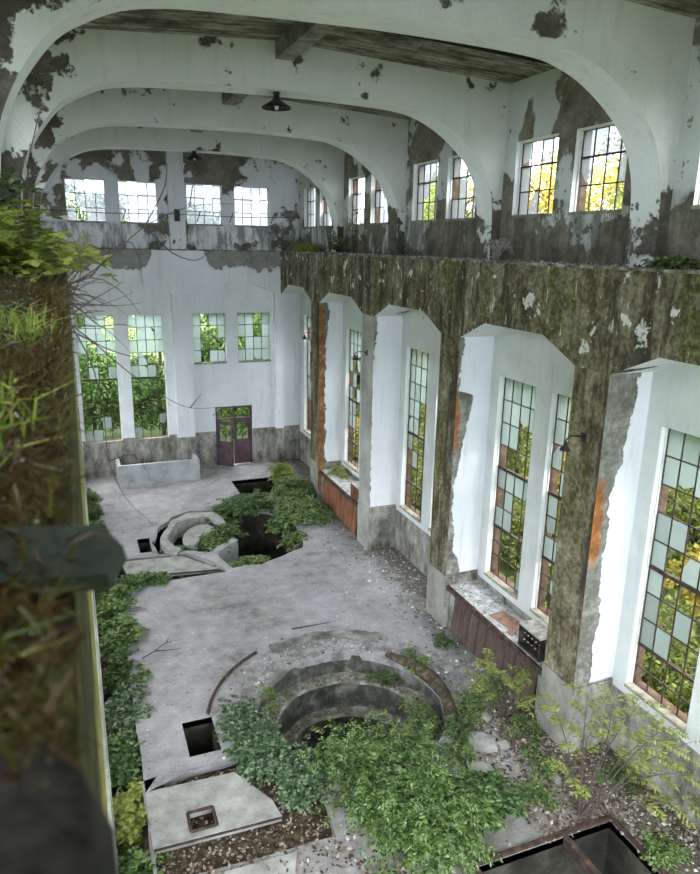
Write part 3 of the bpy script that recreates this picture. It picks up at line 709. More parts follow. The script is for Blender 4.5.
# curved pipe and cracked lip round the pit
b = MB(); b.tube([(x, y, .03) for x, y in arc(CX, CY, 3.02, 118, 165, 16)], .035, 6); tag(b.build('curved_rail', M['steel']), 'curved rusty rail set in the floor left of the round pit', 'rail')
def chunk(mb, c, r, seed, flat=.5):
    q = random.Random(seed); n = 7; o = len(mb.v); rot = q.random()*6
    prof = [(.0, -.5), (1, -.4), (.95, .3), (.55, .5)]
    pts = [(1+q.uniform(-.3, .3)) for _ in range(n)]
    for (rad, h) in prof[1:]:
        for k in range(n):
            t = rot+2*PI*k/n; rr_ = r*rad*pts[k]; mb.v.append((c[0]+rr_*math.cos(t), c[1]+rr_*math.sin(t), c[2]+h*r*flat+q.uniform(-.05, .05)*r))
    for j in range(2):
        for k in range(n): mb.f.append((o+j*n+k, o+j*n+(k+1) % n, o+(j+1)*n+(k+1) % n, o+(j+1)*n+k)); mb.mi.append(0)
    mb.f.append(tuple(o+2*n+k for k in range(n))); mb.mi.append(0); mb.f.append(tuple(o+k for k in reversed(range(n)))); mb.mi.append(0)
mb = MB(); ring = arc(CX, CY, 2.95, 52, 112, 14); q = random.Random(3)
top = [(x+q.uniform(-.07, .07), y+q.uniform(-.05, .09)) for x, y in ring]; bot = [(x+q.uniform(-.05, .05), y-.22+q.uniform(-.05, .05)) for x, y in ring]
for i in range(len(top)-1):
    a, b_, c, d = top[i], top[i+1], bot[i+1], bot[i]
    mb.prism([a, b_, c, d], lambda u, v, w: (u, v, w), .0, .06+q.uniform(0, .03))
tag(mb.build('cracked_lip', M['pitwall'], recalc=True), 'broken raised crust of concrete behind the round pit', 'concrete')
# thick curled earth and root on the right rim
mb = MB(); mb.tube([(6.62, 10.35, .02), (6.75, 10.9, .05), (6.95, 11.5, .06), (6.95, 12.1, .08), (6.75, 12.8, .07), (6.4, 13.4, .05)], [.10, .16, .13, .16, .14, .07], 8)
tag(mb.build('earth_rim', M['dirt'], smooth=True), 'ridge of dark earth along the right rim of the round pit', 'earth')

# rubble, litter (nobody could count)
def scatter(name, n, place, size, mat, label, flat=.5, seed=2):
    q = random.Random(seed); mb = MB()
    for i in range(n):
        p = place(q)
        if p is None: continue
        r = size[0]*(size[1]/size[0])**(q.random()**2.2); t = q.random()*6; c_, s_ = math.cos(t)*r, math.sin(t)*r; h = r*flat
        z = p[2] if len(p) > 2 else .0
        mb.add([(p[0]+c_, p[1]+s_, z), (p[0]-s_, p[1]+c_, z), (p[0]-c_*.8, p[1]-s_, z), (p[0]+s_, p[1]-c_*.7, z), (p[0]+c_*.2, p[1]+s_*.3, z+h*1.4)],
               [(0,1,4), (1,2,4), (2,3,4), (3,0,4)])
    return tag(mb.build(name, mat), label, 'debris', kind='stuff')
def inpoly(x, y, P):
    r = False; j = len(P)-1
    for i in range(len(P)):
        if (P[i][1] > y) != (P[j][1] > y) and x < (P[j][0]-P[i][0])*(y-P[i][1])/(P[j][1]-P[i][1])+P[i][0]: r = not r
        j = i
    return r
HOL = [circ, npit, r1, r3, hole2, hole3, pitN, pitR]
def onfloor(x, y): return .6 < x < 9.2 and not any(inpoly(x, y, h) for h in HOL) and not any(x > XF-.03 and a-.04 < y < b+.04 for a, b in COLS)
def pl_all(q):
    for _ in range(6):
        x, y = q.uniform(.6, 9.2), q.uniform(4.5, 29)
        if onfloor(x, y): return (x, y)
def pl_edge(q):
    for _ in range(6):
        x, y = 9.2-abs(q.gauss(0, .9)), q.uniform(4.5, 25)
        if onfloor(x, y) and not (x > 8.3 and (10 < y < 14.2 or 20 < y < 24.2)): return (x, y)
def pl_rim(q):
    t, r = q.uniform(-.9, 3.6), 2.1+abs(q.gauss(0, .45)); x, y = CX+r*math.cos(t), CY+r*math.sin(t)
    return (x, y) if onfloor(x, y) else None
scatter('floor_gravel', 5200, pl_all, (.007, .026), M['rubble'], 'fine plaster gravel scattered over the dusty floor', .5)
scatter('wall_rubble', 2600, pl_edge, (.012, .06), M['rubble'], 'broken plaster rubble along the foot of the window wall', .5, 4)
scatter('pit_rubble', 1000, pl_rim, (.010, .05), M['rubble'], 'broken concrete bits round the rim of the round pit', .6, 5)
def pl_led(q): return (q.uniform(XF, XW-.02), q.uniform(4.2, 29), LEDGE+.015)
scatter('ledge_rubble', 1500, pl_led, (.012, .06), M['rubble'], 'fallen plaster flakes lying on the right ledge', .6, 6)
def litter(name, n, place, size, label, seed, mat='litter'):
    q = random.Random(seed); mb = MB()
    for i in range(n):
        p = place(q)
        if p is None: continue
        d = Vector((q.gauss(0, 1), q.gauss(0, 1), q.gauss(0, .35))); L = q.uniform(*size)
        mb.leaf(Vector(p), d, L, L*.6, Vector((q.gauss(0, .3), q.gauss(0, .3), 1)))
    return tag(mb.build(name, M[mat]), label, 'leaf litter', kind='stuff')
def pl_near(q):
    for _ in range(9):
        x, y = (q.uniform(6.6, 9.2), q.uniform(6.5, 11.5)) if q.random() < .75 else (q.uniform(.6, 5.2), q.uniform(6.8, 8.9))
        if onfloor(x, y): return (x, y, .015+q.random()*.02)
litter('leaf_litter', 5200, pl_near, (.04, .11), 'brown fallen leaves over the floor below the nearest columns', 3)
litter('slab_litter', 2300, lambda q: (q.uniform(.55, 3.4), q.uniform(8.95, 11.15), -.17+q.random()*.05), (.04, .10), 'brown dead leaves in the gap round the grey slab', 6)
litter('trench_litter', 2200, lambda q: (q.uniform(.0, .52), q.uniform(6, 27), -.58+q.random()*.12), (.05, .11), 'brown dead leaves along the bottom of the left trench', 8)
litter('pit_litter', 1300, lambda q: (lambda t, r: (CX+r*math.cos(t), CY+r*math.sin(t), -.48+.02 if r > 1.6 else -1.13))(q.random()*6.28, q.choice([q.uniform(1.64, 1.92), q.uniform(1.38, 1.56)])), (.03, .09), 'dead leaves lying on the steps of the round pit', 9)

# individually seen lumps
lump_spots = [(7.02, 11.3, .22), (6.85, 9.9, .30), (6.45, 9.3, .26), (7.3, 9.75, .14), (7.55, 12.4, .12), (6.7, 13.9, .10), (7.9, 13.3, .09), (3.35, 13.55, .08), (7.7, 8.6, .10), (8.1, 11.9, .10), (2.75, 11.9, .10), (7.4, 10.6, .16)]
lump_lab = ['squat concrete lump on the right rim of the round pit', 'broad pale concrete lump below the right rim of the round pit', 'pale concrete lump beside the steep side of the shrub', 'small concrete chunk below the broad pale lump',
 'concrete chunk between the round pit and the nearer desk', 'small chunk behind the round pit, toward the desk', 'small chunk at the foot of the second mossy column', 'small chunk at the left end of the cracked crust', 'chunk among leaf litter beside the nearest column', 'chunk at the foot of the desk boards', 'chunk between the square hole and the round pit', 'concrete chunk under the lime sapling']
for (x, y, r), lb in zip(lump_spots, lump_lab):
    mb = MB(); chunk(mb, (0, 0, r*.2), r, int(x*100), .45); o = mb.build('concrete_chunk', M['slab']); o.location = (x, y, 0); tag(o, lb, 'concrete', 'loose concrete chunks')

# ------------------------------------------------------------------ concrete trough by the end wall
mb = MB(); x0, x1, y0, y1, h = 1.22, 4.45, 27.9, YB, .88
mb.box((x0, y0, 0), (x1, y0+.14, h)); mb.box((x1-.14, y0+.14, 0), (x1, 29.08, h-.05)); mb.box((x0, y0+.14, 0), (x0+.14, YB-.005, h-.05)); mb.box((x0+.14, y0+.14, 0), (x1-.14, 29.08, .15))
tag(mb.build('concrete_trough', M['trough']), 'long low grey concrete trough against the end wall', 'trough')

# ------------------------------------------------------------------ door
root = empty('door_1', (6.26, YB+.1, 0)); struct(root, 'brown double door, left leaf ajar')
mb = MB(); D0, D1 = YB+.06, YB+.16
mb.box((5.45, D0, 0), (5.53, D1, 2.68)); mb.box((6.99, D0, 0), (7.07, D1, 2.68)); mb.box((5.53, D0, 2.6), (6.99, D1, 2.68)); mb.box((5.53, D0, 2.05), (6.99, D1, 2.13)); mb.box((6.23, D0+.02, 2.13), (6.29, D1-.02, 2.6))
mb.build('door_frame', M['door'], root)
def leafdoor(org, rz, name='door_leaf'):
    mb = MB(); w, h = .73, 2.03; rot = Matrix.Rotation(rz, 3, 'Z')
    def bx(a, b):
        c = [(p+q)/2 for p, q in zip(a, b)]; hf = [abs(q-p)/2 for p, q in zip(a, b)]
        mb.obox(Vector(org)+rot @ Vector(c), hf, rot)
    bx((0, -.02, .02), (w, .02, 1.1)); bx((0, -.02, 1.1), (.11, .02, h)); bx((w-.11, -.02, 1.1), (w, .02, h)); bx((.11, -.02, h-.13), (w-.11, .02, h)); bx((.11, -.02, 1.1), (w-.11, .02, 1.16)); bx((w/2-.015, -.012, 1.16), (w/2+.015, .012, h-.13))
    bx((.09, -.032, .15), (w-.09, -.02, .5)); bx((.09, -.032, .6), (w-.09, -.02, 1.0))
    o = mb.build(name, M['door'], root)
    k = MB(); p = Vector(org)+rot @ Vector((w-.06, -.06, 1.05)); k.tube([p, p+rot @ Vector((-.11, 0, 0))], .012, 6); k.tube([p, p+rot @ Vector((0, .05, 0))], .01, 6)
    k.build('door_handle', M['black'], o)
leafdoor((5.53, D0+.03, 0), math.radians(-36)); 
leafdoor((6.99, D0+.05, 0), math.radians(180))

# ------------------------------------------------------------------ control desks
def desk(ya, yb, boards, label):
    root = empty('control_desk', ((XF+XW)/2, (ya+yb)/2, 0)); tag(root, label, 'desk')
    mb = MB(); mb.box((XF+.06, ya, 1.10), (XW-.01, yb, 1.19)); mb.build('desk_top', M['desktop'], root)
    mb = MB(); mb.box((XF+.03, ya, 1.07), (XF+.10, yb, 1.20)); mb.build('front_rail', M['steel'], root)
    n = 9; w = (yb-ya-.6)/n
    for i in range(n):
        y = ya+.3+i*w; mb = MB(); g = .012
        mb.add([(XF+.13, y+g, 1.07), (XF+.13, y+w-g, 1.07), (XF+.02, y+w-g, .06), (XF+.02, y+g, .06), (XF+.17, y+g, 1.07), (XF+.17, y+w-g, 1.07), (XF+.06, y+w-g, .06), (XF+.06, y+g, .06)],
               [(0,1,2,3), (7,6,5,4), (0,4,5,1), (1,5,6,2), (2,6,7,3), (3,7,4,0)])
        mb.build('front_board', boards, root)
    mb = MB(); mb.box((XF+.12, yb-.28, 0), (XW-.01, yb-.02, 1.10)); mb.build('end_support', M['pitwall'], root)
    mb = MB(); mb.box((XF+.12, ya+.02, 0), (XW-.01, ya+.28, 1.10)); mb.build('end_support', M['pitwall'], root)
    for i in range(4):
        y = ya+.35+(yb-ya-.7)*i/3; mb = MB(); mb.box((XF+.2, y, 0), (XF+.26, y+.06, 1.1)); mb.build('leg', M['steel'], root)
    return root
desk(10.07, 14.10, M['board'], 'long control desk with dark brown slanting boards beside the nearer columns')
desk(20.02, 24.08, M['board_red'], 'long control desk with reddish boards and a small box, in the farther bay')
scatter('desk_debris', 700, lambda q: (q.uniform(XF+.1, XW-.04), q.uniform(10.1, 14.05), 1.192), (.008, .04), M['rubble'], 'plaster crumbs strewn over the nearer desk top', .5, 12)
mb = MB(); mb.obox((8.82, 12.05, 1.2), (.22, .42, .008), Matrix.Rotation(.12, 3, 'Z')); mb.obox((8.62, 11.62, 1.195), (.10, .09, .012), Matrix.Rotation(.4, 3, 'Z'))
tag(mb.build('rusted_plate', M['rustplate']), 'thin reddish rusted plate lying on the nearer desk top', 'metal plate')
def open_box(loc, sx, sy, sz, label, full=True, rz=0.0):
    root = empty('equipment_box', loc, rz); tag(root, label, 'metal box')
    t = .02; m = MB()
    m.box((0, 0, 0), (sx, sy, t)); m.box((0, 0, 0), (sx, t, sz)); m.box((0, sy-t, 0), (sx, sy, sz)); m.box((sx-t, 0, 0), (sx, sy, sz)); m.box((0, 0, sz-.03), (.03, sy, sz)); m.box((0, 0, 0), (.03, sy, .05))
    m.build('case', M['boxmetal'], root, origin=(0, 0, 0))
    m = MB(); m.box((-.01, -.01, sz), (sx+.01, sy+.01, sz+.02)); m.build('lid', M['boxlid'], root, origin=(0, 0, 0))
    if full:
        m = MB(); m.box((sx*.62, .04, sz+.02), (sx*.72, sy-.04, sz+.06)); m.box((sx*.86, .04, sz+.02), (sx*.96, sy-.04, sz+.05)); m.build('top_rail', M['boxlid'], root, origin=(0, 0, 0))
        m = MB(); m.box((.12, t, sz*.5), (.14, sy-t, sz*.56)); m.box((.12, t, sz*.22), (.14, sy-t, sz*.26)); m.box((.14, sy*.46, t), (.17, sy*.5, sz-.03)); rk = m.build('inner_rack', M['steel'], root, origin=(0, 0, 0))
        q = random.Random(4)
        for i in range(5):
            for j in range(2):
                m = MB(); c = (.10, sy*(.14+.18*i), sz*(.32+.32*j)); m.lathe((0, 0, 0), [(0, 0), (.014, 0), (.018, .04), (.008, .06), (0, .06)], 10)
                m.v = [(c[0]-v[2]*.6, c[1]+v[0], c[2]+v[1]) for v in m.v]; m.build('insulator', M['boxlid'], rk, origin=(0, 0, 0))
    else:
        m = MB(); m.box((-.012, .03, .03), (0, sy-.03, sz-.03)); bd = m.build('box_door', M['board_red'], root, origin=(0, 0, 0))
        m = MB(); m.box((-.03, sy*.45, sz*.45), (-.012, sy*.55, sz*.6)); m.build('latch', M['black'], bd, origin=(0, 0, 0))
    return root
open_box((8.47, 10.42, 1.20), .62, .74, .50, 'open dark metal equipment box on the desk beside the nearest column')
open_box((8.45, 20.25, 1.20), .55, .80, .46, 'small reddish closed box on the farther desk beside the pale column', False)

# ------------------------------------------------------------------ lamps, wires
def pendant(loc, r, ztop, label):
    root = empty('pendant_lamp', loc); tag(root, label, 'lamp', 'enamel pendant lamps under the roof')
    m = MB(); m.lathe((0, 0, 0), [(r, 0), (r*.98, .03), (r*.6, .10), (r*.24, .17), (r*.2, .24), (.03, .27), (.0, .27)], 28); m.lathe((0, 0, 0), [(r*.97, .005), (r*.58, .085), (r*.2, .15), (0, .15)], 28); sh = m.build('lamp_shade', M['black'], root, smooth=True, origin=(0, 0, 0))
    m = MB(); m.tube([(0, 0, .26), (0, 0, ztop-loc[2])], .018, 6); m.build('rod', M['black'], root, origin=(0, 0, 0))
    m = MB(); m.lathe((0, 0, ztop-loc[2]), [(0, -.05), (.07, -.05), (.07, 0), (0, 0)], 16); m.build('ceiling_rose', M['black'], root, origin=(0, 0, 0))
    m = MB(); m.lathe((0, 0, .06), [(0, -.09), (.035, -.07), (.045, -.02), (.02, .05), (0, .06)], 12); m.build('bulb', M['whitewood'], sh, smooth=True, origin=(0, 0, 0))
pendant((4.08, 14.45, 12.07), .29, 12.375, 'black enamel lamp fixed below the second arch')
pendant((4.14, 24.5, 12.12), .26, 12.375, 'small black lamp below the arch nearest to the end wall')
def wall_lamp(y, z, label, s=1.0):
    root = empty('wall_lamp', (XF, y, z)); tag(root, label, 'lamp', 'gooseneck lamps on the columns')
    m = MB(); m.box((-.02, -.06*s, -.08*s), (0.005, .06*s, .08*s)); m.build('wall_plate', M['black'], root, origin=(0, 0, 0))
    m = MB(); m.tube([(-.01, 0, 0), (-.14*s, 0, .04), (-.30*s, 0, .05), (-.38*s, 0, .0), (-.39*s, 0, -.06)], .014, 6); m.build('arm', M['black'], root, origin=(0, 0, 0))
    m = MB(); m.lathe((-.39*s, 0, -.06), [(0, .02), (.03, 0), (.035, -.06), (.09, -.12), (.10, -.14), (.085, -.13), (.0, -.06)], 14); m.build('lamp_shade', M['black'], root, smooth=True, origin=(0, 0, 0))
wall_lamp(9.62, 6.28, 'small black gooseneck lamp on the nearest mossy column')
wall_lamp(19.6, 6.35, 'small black gooseneck lamp on the pale column')
wall_lamp(24.6, 6.35, 'small black gooseneck lamp on the farthest column')
m = MB(); m.tube([(4.35, 12.3, 13.12), (6.8, 12.32, 13.03), (9.24, 12.3, 12.90)], .035, 8); tag(m.build('conduit_pipe', M['black']), 'dark pipe under the ceiling between the first two arches', 'pipe')
m = MB(); m.tube([(4.1, 15.1, 12.95), (4.75, 15.1, 12.55), (6.0, 15.08, 12.5), (7.3, 15.05, 12.40), (9.2, 15.0, 12.2)], .015, 5); tag(m.build('cable', M['black']), 'thin cable slung behind the second arch', 'cable')
root = empty('overhead_line', (4.15, 29.0, 10.5)); tag(root, 'thin wire strung across the end wall below the high windows', 'wire')
m = MB(); m.tube([(LW+.05, 29.02, 10.58), (1.5, 29.02, 10.52), (4.15, 29.0, 10.56), (6.5, 29.02, 10.52), (9.2, 29.02, 10.58)], .014, 5); m.build('wire', M['black'], root)
m = MB(); m.box((4.05, 29.04, 10.3), (4.25, 29.15, 10.75)); m.tube([(4.15, 29.0, 10.38), (4.15, 29.0, 10.7)], .07, 8); m.build('insulator', M['black'], root)
for x in (2.2, 5.0, 6.3, 8.0):
    m = MB(); m.tube([(x, 29.02, 10.53), (x+.05, 29.02, 10.7), (x-.05, 29.02, 10.42), (x-.09, 29.02, 10.3)], .018, 5); m.build('hook', M['black'], root)

# ------------------------------------------------------------------ plants
UP = Vector((0, 0, 1))
def frond(fm, q, p, d, L, pairs, ll, lw, droop):
    d = d.normalized(); pts = []
    if p.x + d.x*L > 9.12: d = Vector((-abs(d.x)*.4, d.y, d.z)).normalized(); p = Vector((min(p.x, 9.14), p.y, p.z))
    for i in range(pairs+1):
        t = i/pairs; pts.append(p + d*L*t - UP*droop*L*t*t)
    for i in range(1, pairs+1):
        ax = (pts[i]-pts[i-1]).normalized(); sd = ax.cross(UP)
        sd = sd.normalized() if sd.length > 1e-3 else Vector((1, 0, 0))
        for s in (-1, 1):
            dd = sd*s + ax*.55 + UP*q.uniform(-.35, .25); k = 1-.35*abs(i/pairs-.45)
            fm.leaf(pts[i], dd, ll*k*q.uniform(.8, 1.2), lw*k, UP + Vector((q.gauss(0, .35), q.gauss(0, .35), 0)))
    fm.leaf(pts[-1], pts[-1]-pts[-2] - UP*.01, ll, lw, UP); return pts
def bush(name, label, cat, base, c, rad, nst, nfr, mat, L=.3, pairs=6, ll=.07, lw=.028, droop=.4, seed=1, stem_r=.012, group=None, shell=.55, lean=0.3, bark='bark'):
    """c centre of the crown dome, rad (rx,ry,rz)"""
    q = random.Random(seed); base = Vector(base); c = Vector(c); root = empty(name, base); tag(root, label, cat, group)
    st, fm = MB(), MB(); tips = []
    for i in range(nst):
        t = q.random()*6.283; r = math.sqrt(q.random()); h = q.uniform(.1, 1)
        e = c + Vector((rad[0]*r*math.cos(t)*.85, rad[1]*r*math.sin(t)*.85, rad[2]*h*math.sqrt(max(0, 1-r*r*.8))*.9))
        b0 = base + Vector((q.gauss(0, rad[0]*.06), q.gauss(0, rad[1]*.06), 0)); m = b0.lerp(e, .5) + UP*rad[2]*.18 + Vector((q.gauss(0, .05), q.gauss(0, .05), 0))
        pts = [b0, b0.lerp(m, .55), m, m.lerp(e, .6), e]; st.tube(pts, [stem_r, stem_r*.85, stem_r*.65, stem_r*.4, stem_r*.25], 5, cap=False); tips.append(pts)
    for i in range(nfr):
        pts = q.choice(tips); t = q.uniform(.35, 1)*4; k = min(3, int(t)); p = pts[k].lerp(pts[k+1], t-k)
        t2 = q.random()*6.283; spread = q.uniform(0, .3)
        out = (p-c); out.z *= .6; out = out.normalized() if out.length > .01 else UP
        p = p + Vector((q.gauss(0, rad[0]*.16), q.gauss(0, rad[1]*.16), abs(q.gauss(0, rad[2]*.10))))
        d = out + Vector((q.gauss(0, .6), q.gauss(0, .6), q.uniform(-.1, .7)))
        frond(fm, q, p, d, L*q.uniform(.6, 1.15), pairs, ll, lw, droop)
    st.build('stems', M[bark], root); fm.build('foliage', M[mat], root)
    return root
# the big shrub growing out of the round pit
bush('pit_shrub', 'large feathery light green shrub growing out of the round pit', 'shrub', (4.7, 10.5, -1.2), (4.65, 9.55, -.2), (1.2, 1.35, 1.4), 60, 1250, 'leaf_a', .34, 7, .095, .034, .35, 21, .016)
bush('pit_shrub', 'lower feathery shrub spreading at the bottom edge below the round pit', 'shrub', (5.0, 8.8, 0), (4.9, 8.35, 0), (1.35, .95, .75), 34, 700, 'leaf_a', .34, 7, .10, .036, .35, 22)
bush('bramble', 'cool green bramble between the square hole and the round pit', 'shrub', (2.6, 11.5, -.1), (2.65, 11.75, 0), (.62, 1.25, .2), 34, 560, 'leaf_blue', .16, 3, .095, .07, .3, 23)
bush('bramble', 'cool green bramble hanging over the near left rim of the round pit', 'shrub', (3.15, 10.4, -.1), (3.2, 10.4, 0), (.6, .8, .28), 26, 330, 'leaf_blue', .16, 3, .09, .065, .3, 24)
bush('bramble', 'broad leaved green bramble right of the large feathery shrub', 'shrub', (6.1, 8.5, 0), (6.1, 8.55, 0), (.6, .65, .42), 24, 330, 'leaf_b', .16, 3, .10, .07, .3, 25)
bush('weed_clump', 'low green weeds inside the right rim of the round pit', 'weeds', (6.35, 11.5, -.45), (6.4, 11.6, -.45), (.35, .9, .42), 18, 220, 'leaf_a', .14, 4, .05, .028, .4, 26)
bush('weed_clump', 'low green weeds just outside the right rim of the round pit', 'weeds', (7.25, 11.0, 0), (7.25, 11.1, 0), (.5, .7, .22), 18, 200, 'leaf_a', .12, 4, .05, .028, .4, 27)
bush('weed_clump', 'thin green fern on the left rim of the round pit', 'weeds', (3.3, 12.6, 0), (3.3, 12.6, 0), (.25, .3, .35), 10, 70, 'leaf_a', .2, 6, .05, .02, .5, 28)
bush('weed_clump', 'green weeds on the far right inner step of the round pit', 'weeds', (6.2, 13.0, -.45), (6.1, 13.05, -.45), (.45, .4, .3), 12, 120, 'leaf_b', .14, 4, .05, .028, .4, 29)
# left trench
tv = [(.45, 17.9, .45, 1.0, .75, 'leaf_a'), (.5, 16.3, .5, .9, .75, 'leaf_a'), (.6, 15.0, .5, .8, .55, 'leaf_b'), (.5, 13.7, .38, .8, .45, 'leaf_blue'), (.3, 12.2, .28, .8, .35, 'leaf_b'), (.28, 10.7, .26, .6, .40, 'leaf_y'), (.3, 9.4, .25, .5, .3, 'leaf_a'),
      (.5, 19.1, .5, .5, .35, 'leaf_b'), (1.4, 19.15, .8, .28, .25, 'leaf_b'), (.2, 21.5, .35, 1.0, .7, 'leaf_a'), (.15, 23.4, .3, 1.0, .7, 'leaf_b'), (.1, 25.2, .3, .8, .6, 'leaf_b')]
tv += [(.1, 26.7, .35, .6, .75, 'leaf_a')]
tl = ['bright green vine clump topmost of the thick ones beside the plain floor edge', 'bright green vine clump in the middle of the thick trench growth', 'deep green vine clump reaching onto the floor beside the bare twig', 'cool green vine clump above the slab with the square opening',
      'deep green creeper below the cool green clump', 'yellow green leafy clump beside the corner of the grey slab', 'small green clump at the lower left corner of the grey slab', 'deep green creeper below the far plain slab', 'flat creeper running along the edge of the far plain slab',
      'light green growth in the trench left of the far plain slab', 'deep green growth in the far trench, middle one', 'deep green growth near the far end of the trench', 'green weeds in the trench corner beside the trough']
for k, (x, y, rx, ry, rz, mt) in enumerate(tv):
    bush('creeping_vine', tl[k], 'vine', (x*.7, y, -.6 if x < 1 else 0), (x, y, -.25 if x < 1 else 0), (rx, ry, rz), 16, int(1300*rx*ry)+80, mt, .18, 3, .12, .08, .3, 40+k, group='creepers in the left trench')
# far pit
nv = [(5.5, 24.0, 1.2, .85, .5, 'leaf_b', 'deep green undergrowth on the back edge of the far pit'), (7.2, 22.9, .95, 1.7, .45, 'leaf_a', 'bright green undergrowth right of the far pit'), (7.5, 24.9, .75, 1.1, .7, 'leaf_a', 'bright undergrowth beside the far rectangular pit'),
      (4.5, 23.4, .6, .6, .35, 'leaf_b', 'green clump where the curved curb meets the far pit'), (6.5, 20.9, .45, .6, .4, 'leaf_a', 'green growth hanging on the right rim of the far pit'), (4.5, 19.7, .75, .5, .35, 'leaf_a', 'green growth at the front rim of the far pit'), (2.6, 21.4, .5, .5, .3, 'leaf_blue', 'grey green weeds at the foot of the curved curb'), (7.6, 26.6, .5, .9, .8, 'leaf_y', 'tall pale green weeds in the corner beside the farthest column'), (3.9, 21.9, .5, .5, .3, 'leaf_a', 'small weeds inside the curved curb')]
nv += [(4.35, 22.5, .55, .7, .35, 'leaf_b', 'deep green growth between the curved curb and the far well'), (6.45, 22.6, .4, .7, .4, 'leaf_a', 'green growth spilling over the back right rim of the far well')]
for k, (x, y, rx, ry, rz, mt, lb) in enumerate(nv):
    z = 0 if k in (0, 1, 2, 7) else -.35
    bush('undergrowth', lb, 'weeds', (x, y, z), (x, y, z), (rx, ry, rz), 30, int(900*rx*ry)+80, mt, .24, 4, .12, .065, .35, 60+k, group='undergrowth round the far pit')
# saplings by the right columns
def sapling(base, targets, mat, seed, label, L=.42, ll=.12, name='sapling'):
    q = random.Random(seed); root = empty(name, base); tag(root, label, 'sapling')
    st, fm = MB(), MB(); b = Vector(base)
    for tx, ty, tz, nf in targets:
        e = Vector((tx, ty, tz)); m = b.lerp(e, .5) + UP*.35*abs(tz-b.z)*.5 + Vector((q.gauss(0, .05), q.gauss(0, .05), 0))
        pts = [b, b.lerp(m, .5), m, m.lerp(e, .5) + UP*.04, e]; st.tube(pts, [.014, .012, .009, .006, .003], 5, cap=False)
        for i in range(nf):
            t = 1.6+2.4*(i+1)/nf; k = min(3, int(t)); p = pts[k].lerp(pts[k+1], t-k); ax = (pts[k+1]-pts[k]).normalized()
            s = 1 if i % 2 else -1; d = ax*.8 + ax.cross(UP).normalized()*s*q.uniform(.5, 1.0) + UP*q.uniform(-.1, .35)
            pp = frond(fm, q, p, d, L*q.uniform(.7, 1.1), 7, ll, ll*.36, .35); st.tube(pp, .0025, 3, cap=False)
    st.build('stems', M['twig'], root); fm.build('foliage', M[mat], root)
sapling((7.5, 7.75, 0), [(6.9, 8.0, 2.2, 5), (7.5, 7.9, 2.3, 5), (8.0, 7.8, 2.2, 6), (8.5, 7.3, 1.75, 7), (8.95, 6.9, 1.2, 7), (8.6, 6.6, .9, 6), (7.0, 7.6, 1.2, 4), (7.9, 8.2, 1.2, 4), (8.9, 7.5, 1.6, 6), (9.0, 7.0, 1.7, 6), (8.7, 7.9, 1.9, 6)], 'leaf_y', 5, 'slender sapling with lime compound leaves at the near end of the window wall', .46, .135)
sapling((7.75, 10.5, 0), [(7.1, 10.6, 1.0, 6), (7.4, 10.3, 1.35, 6), (8.0, 10.3, 1.0, 6), (7.9, 9.9, .8, 5), (7.5, 10.9, 1.2, 6), (8.2, 10.7, .9, 4)], 'leaf_y', 6, 'lime leaved sapling in front of the nearer desk', .42, .125)
for k, (x, y, s, lb) in enumerate([(7.55, 8.95, .35, 'low weeds on the floor in front of the nearest column'), (6.7, 10.4, .3, 'small weeds between the concrete lumps'), (7.0, 8.3, .3, 'small weeds at the base of the slender sapling'), (8.0, 13.4, .22, 'small weeds at the foot of the second mossy column'), (7.9, 9.9, .3, 'weeds at the near end of the desk boards'), (8.75, 8.2, .3, 'weeds under the window beyond the slender sapling')]):
    bush('weed_clump', lb, 'weeds', (x, y, 0), (x, y, 0), (s, s*1.3, .25), 10, 90, 'leaf_b' if k % 2 else 'leaf_a', .16, 4, .06, .03, .4, 80+k)
bush('weed_clump', 'weeds in the litter beside the steel framed pit', 'weeds', (8.3, 6.6, 0), (8.3, 6.6, 0), (.4, .5, .22), 10, 110, 'leaf_a', .15, 4, .06, .032, .4, 110)
bush('weed_clump', 'weeds on the floor behind the earth ridge', 'weeds', (6.9, 12.9, 0), (6.9, 12.9, 0), (.4, .5, .22), 10, 110, 'leaf_a', .15, 4, .06, .032, .4, 111)
bush('weed_clump', 'weeds in front of the desk boards by the lime sapling', 'weeds', (8.1, 11.3, 0), (8.1, 11.3, 0), (.4, .5, .22), 10, 110, 'leaf_a', .15, 4, .06, .032, .4, 112)
bush('weed_clump', 'weeds around the broad pale concrete lump', 'weeds', (6.35, 9.9, 0), (6.35, 9.9, 0), (.4, .5, .22), 10, 110, 'leaf_a', .15, 4, .06, .032, .4, 113)
bush('weed_clump', 'pale green weeds on the farther desk under its window', 'weeds', (8.9, 23.4, 1.19), (8.85, 23.3, 1.19), (.3, .6, .3), 12, 110, 'leaf_y', .18, 4, .08, .045, .4, 91)
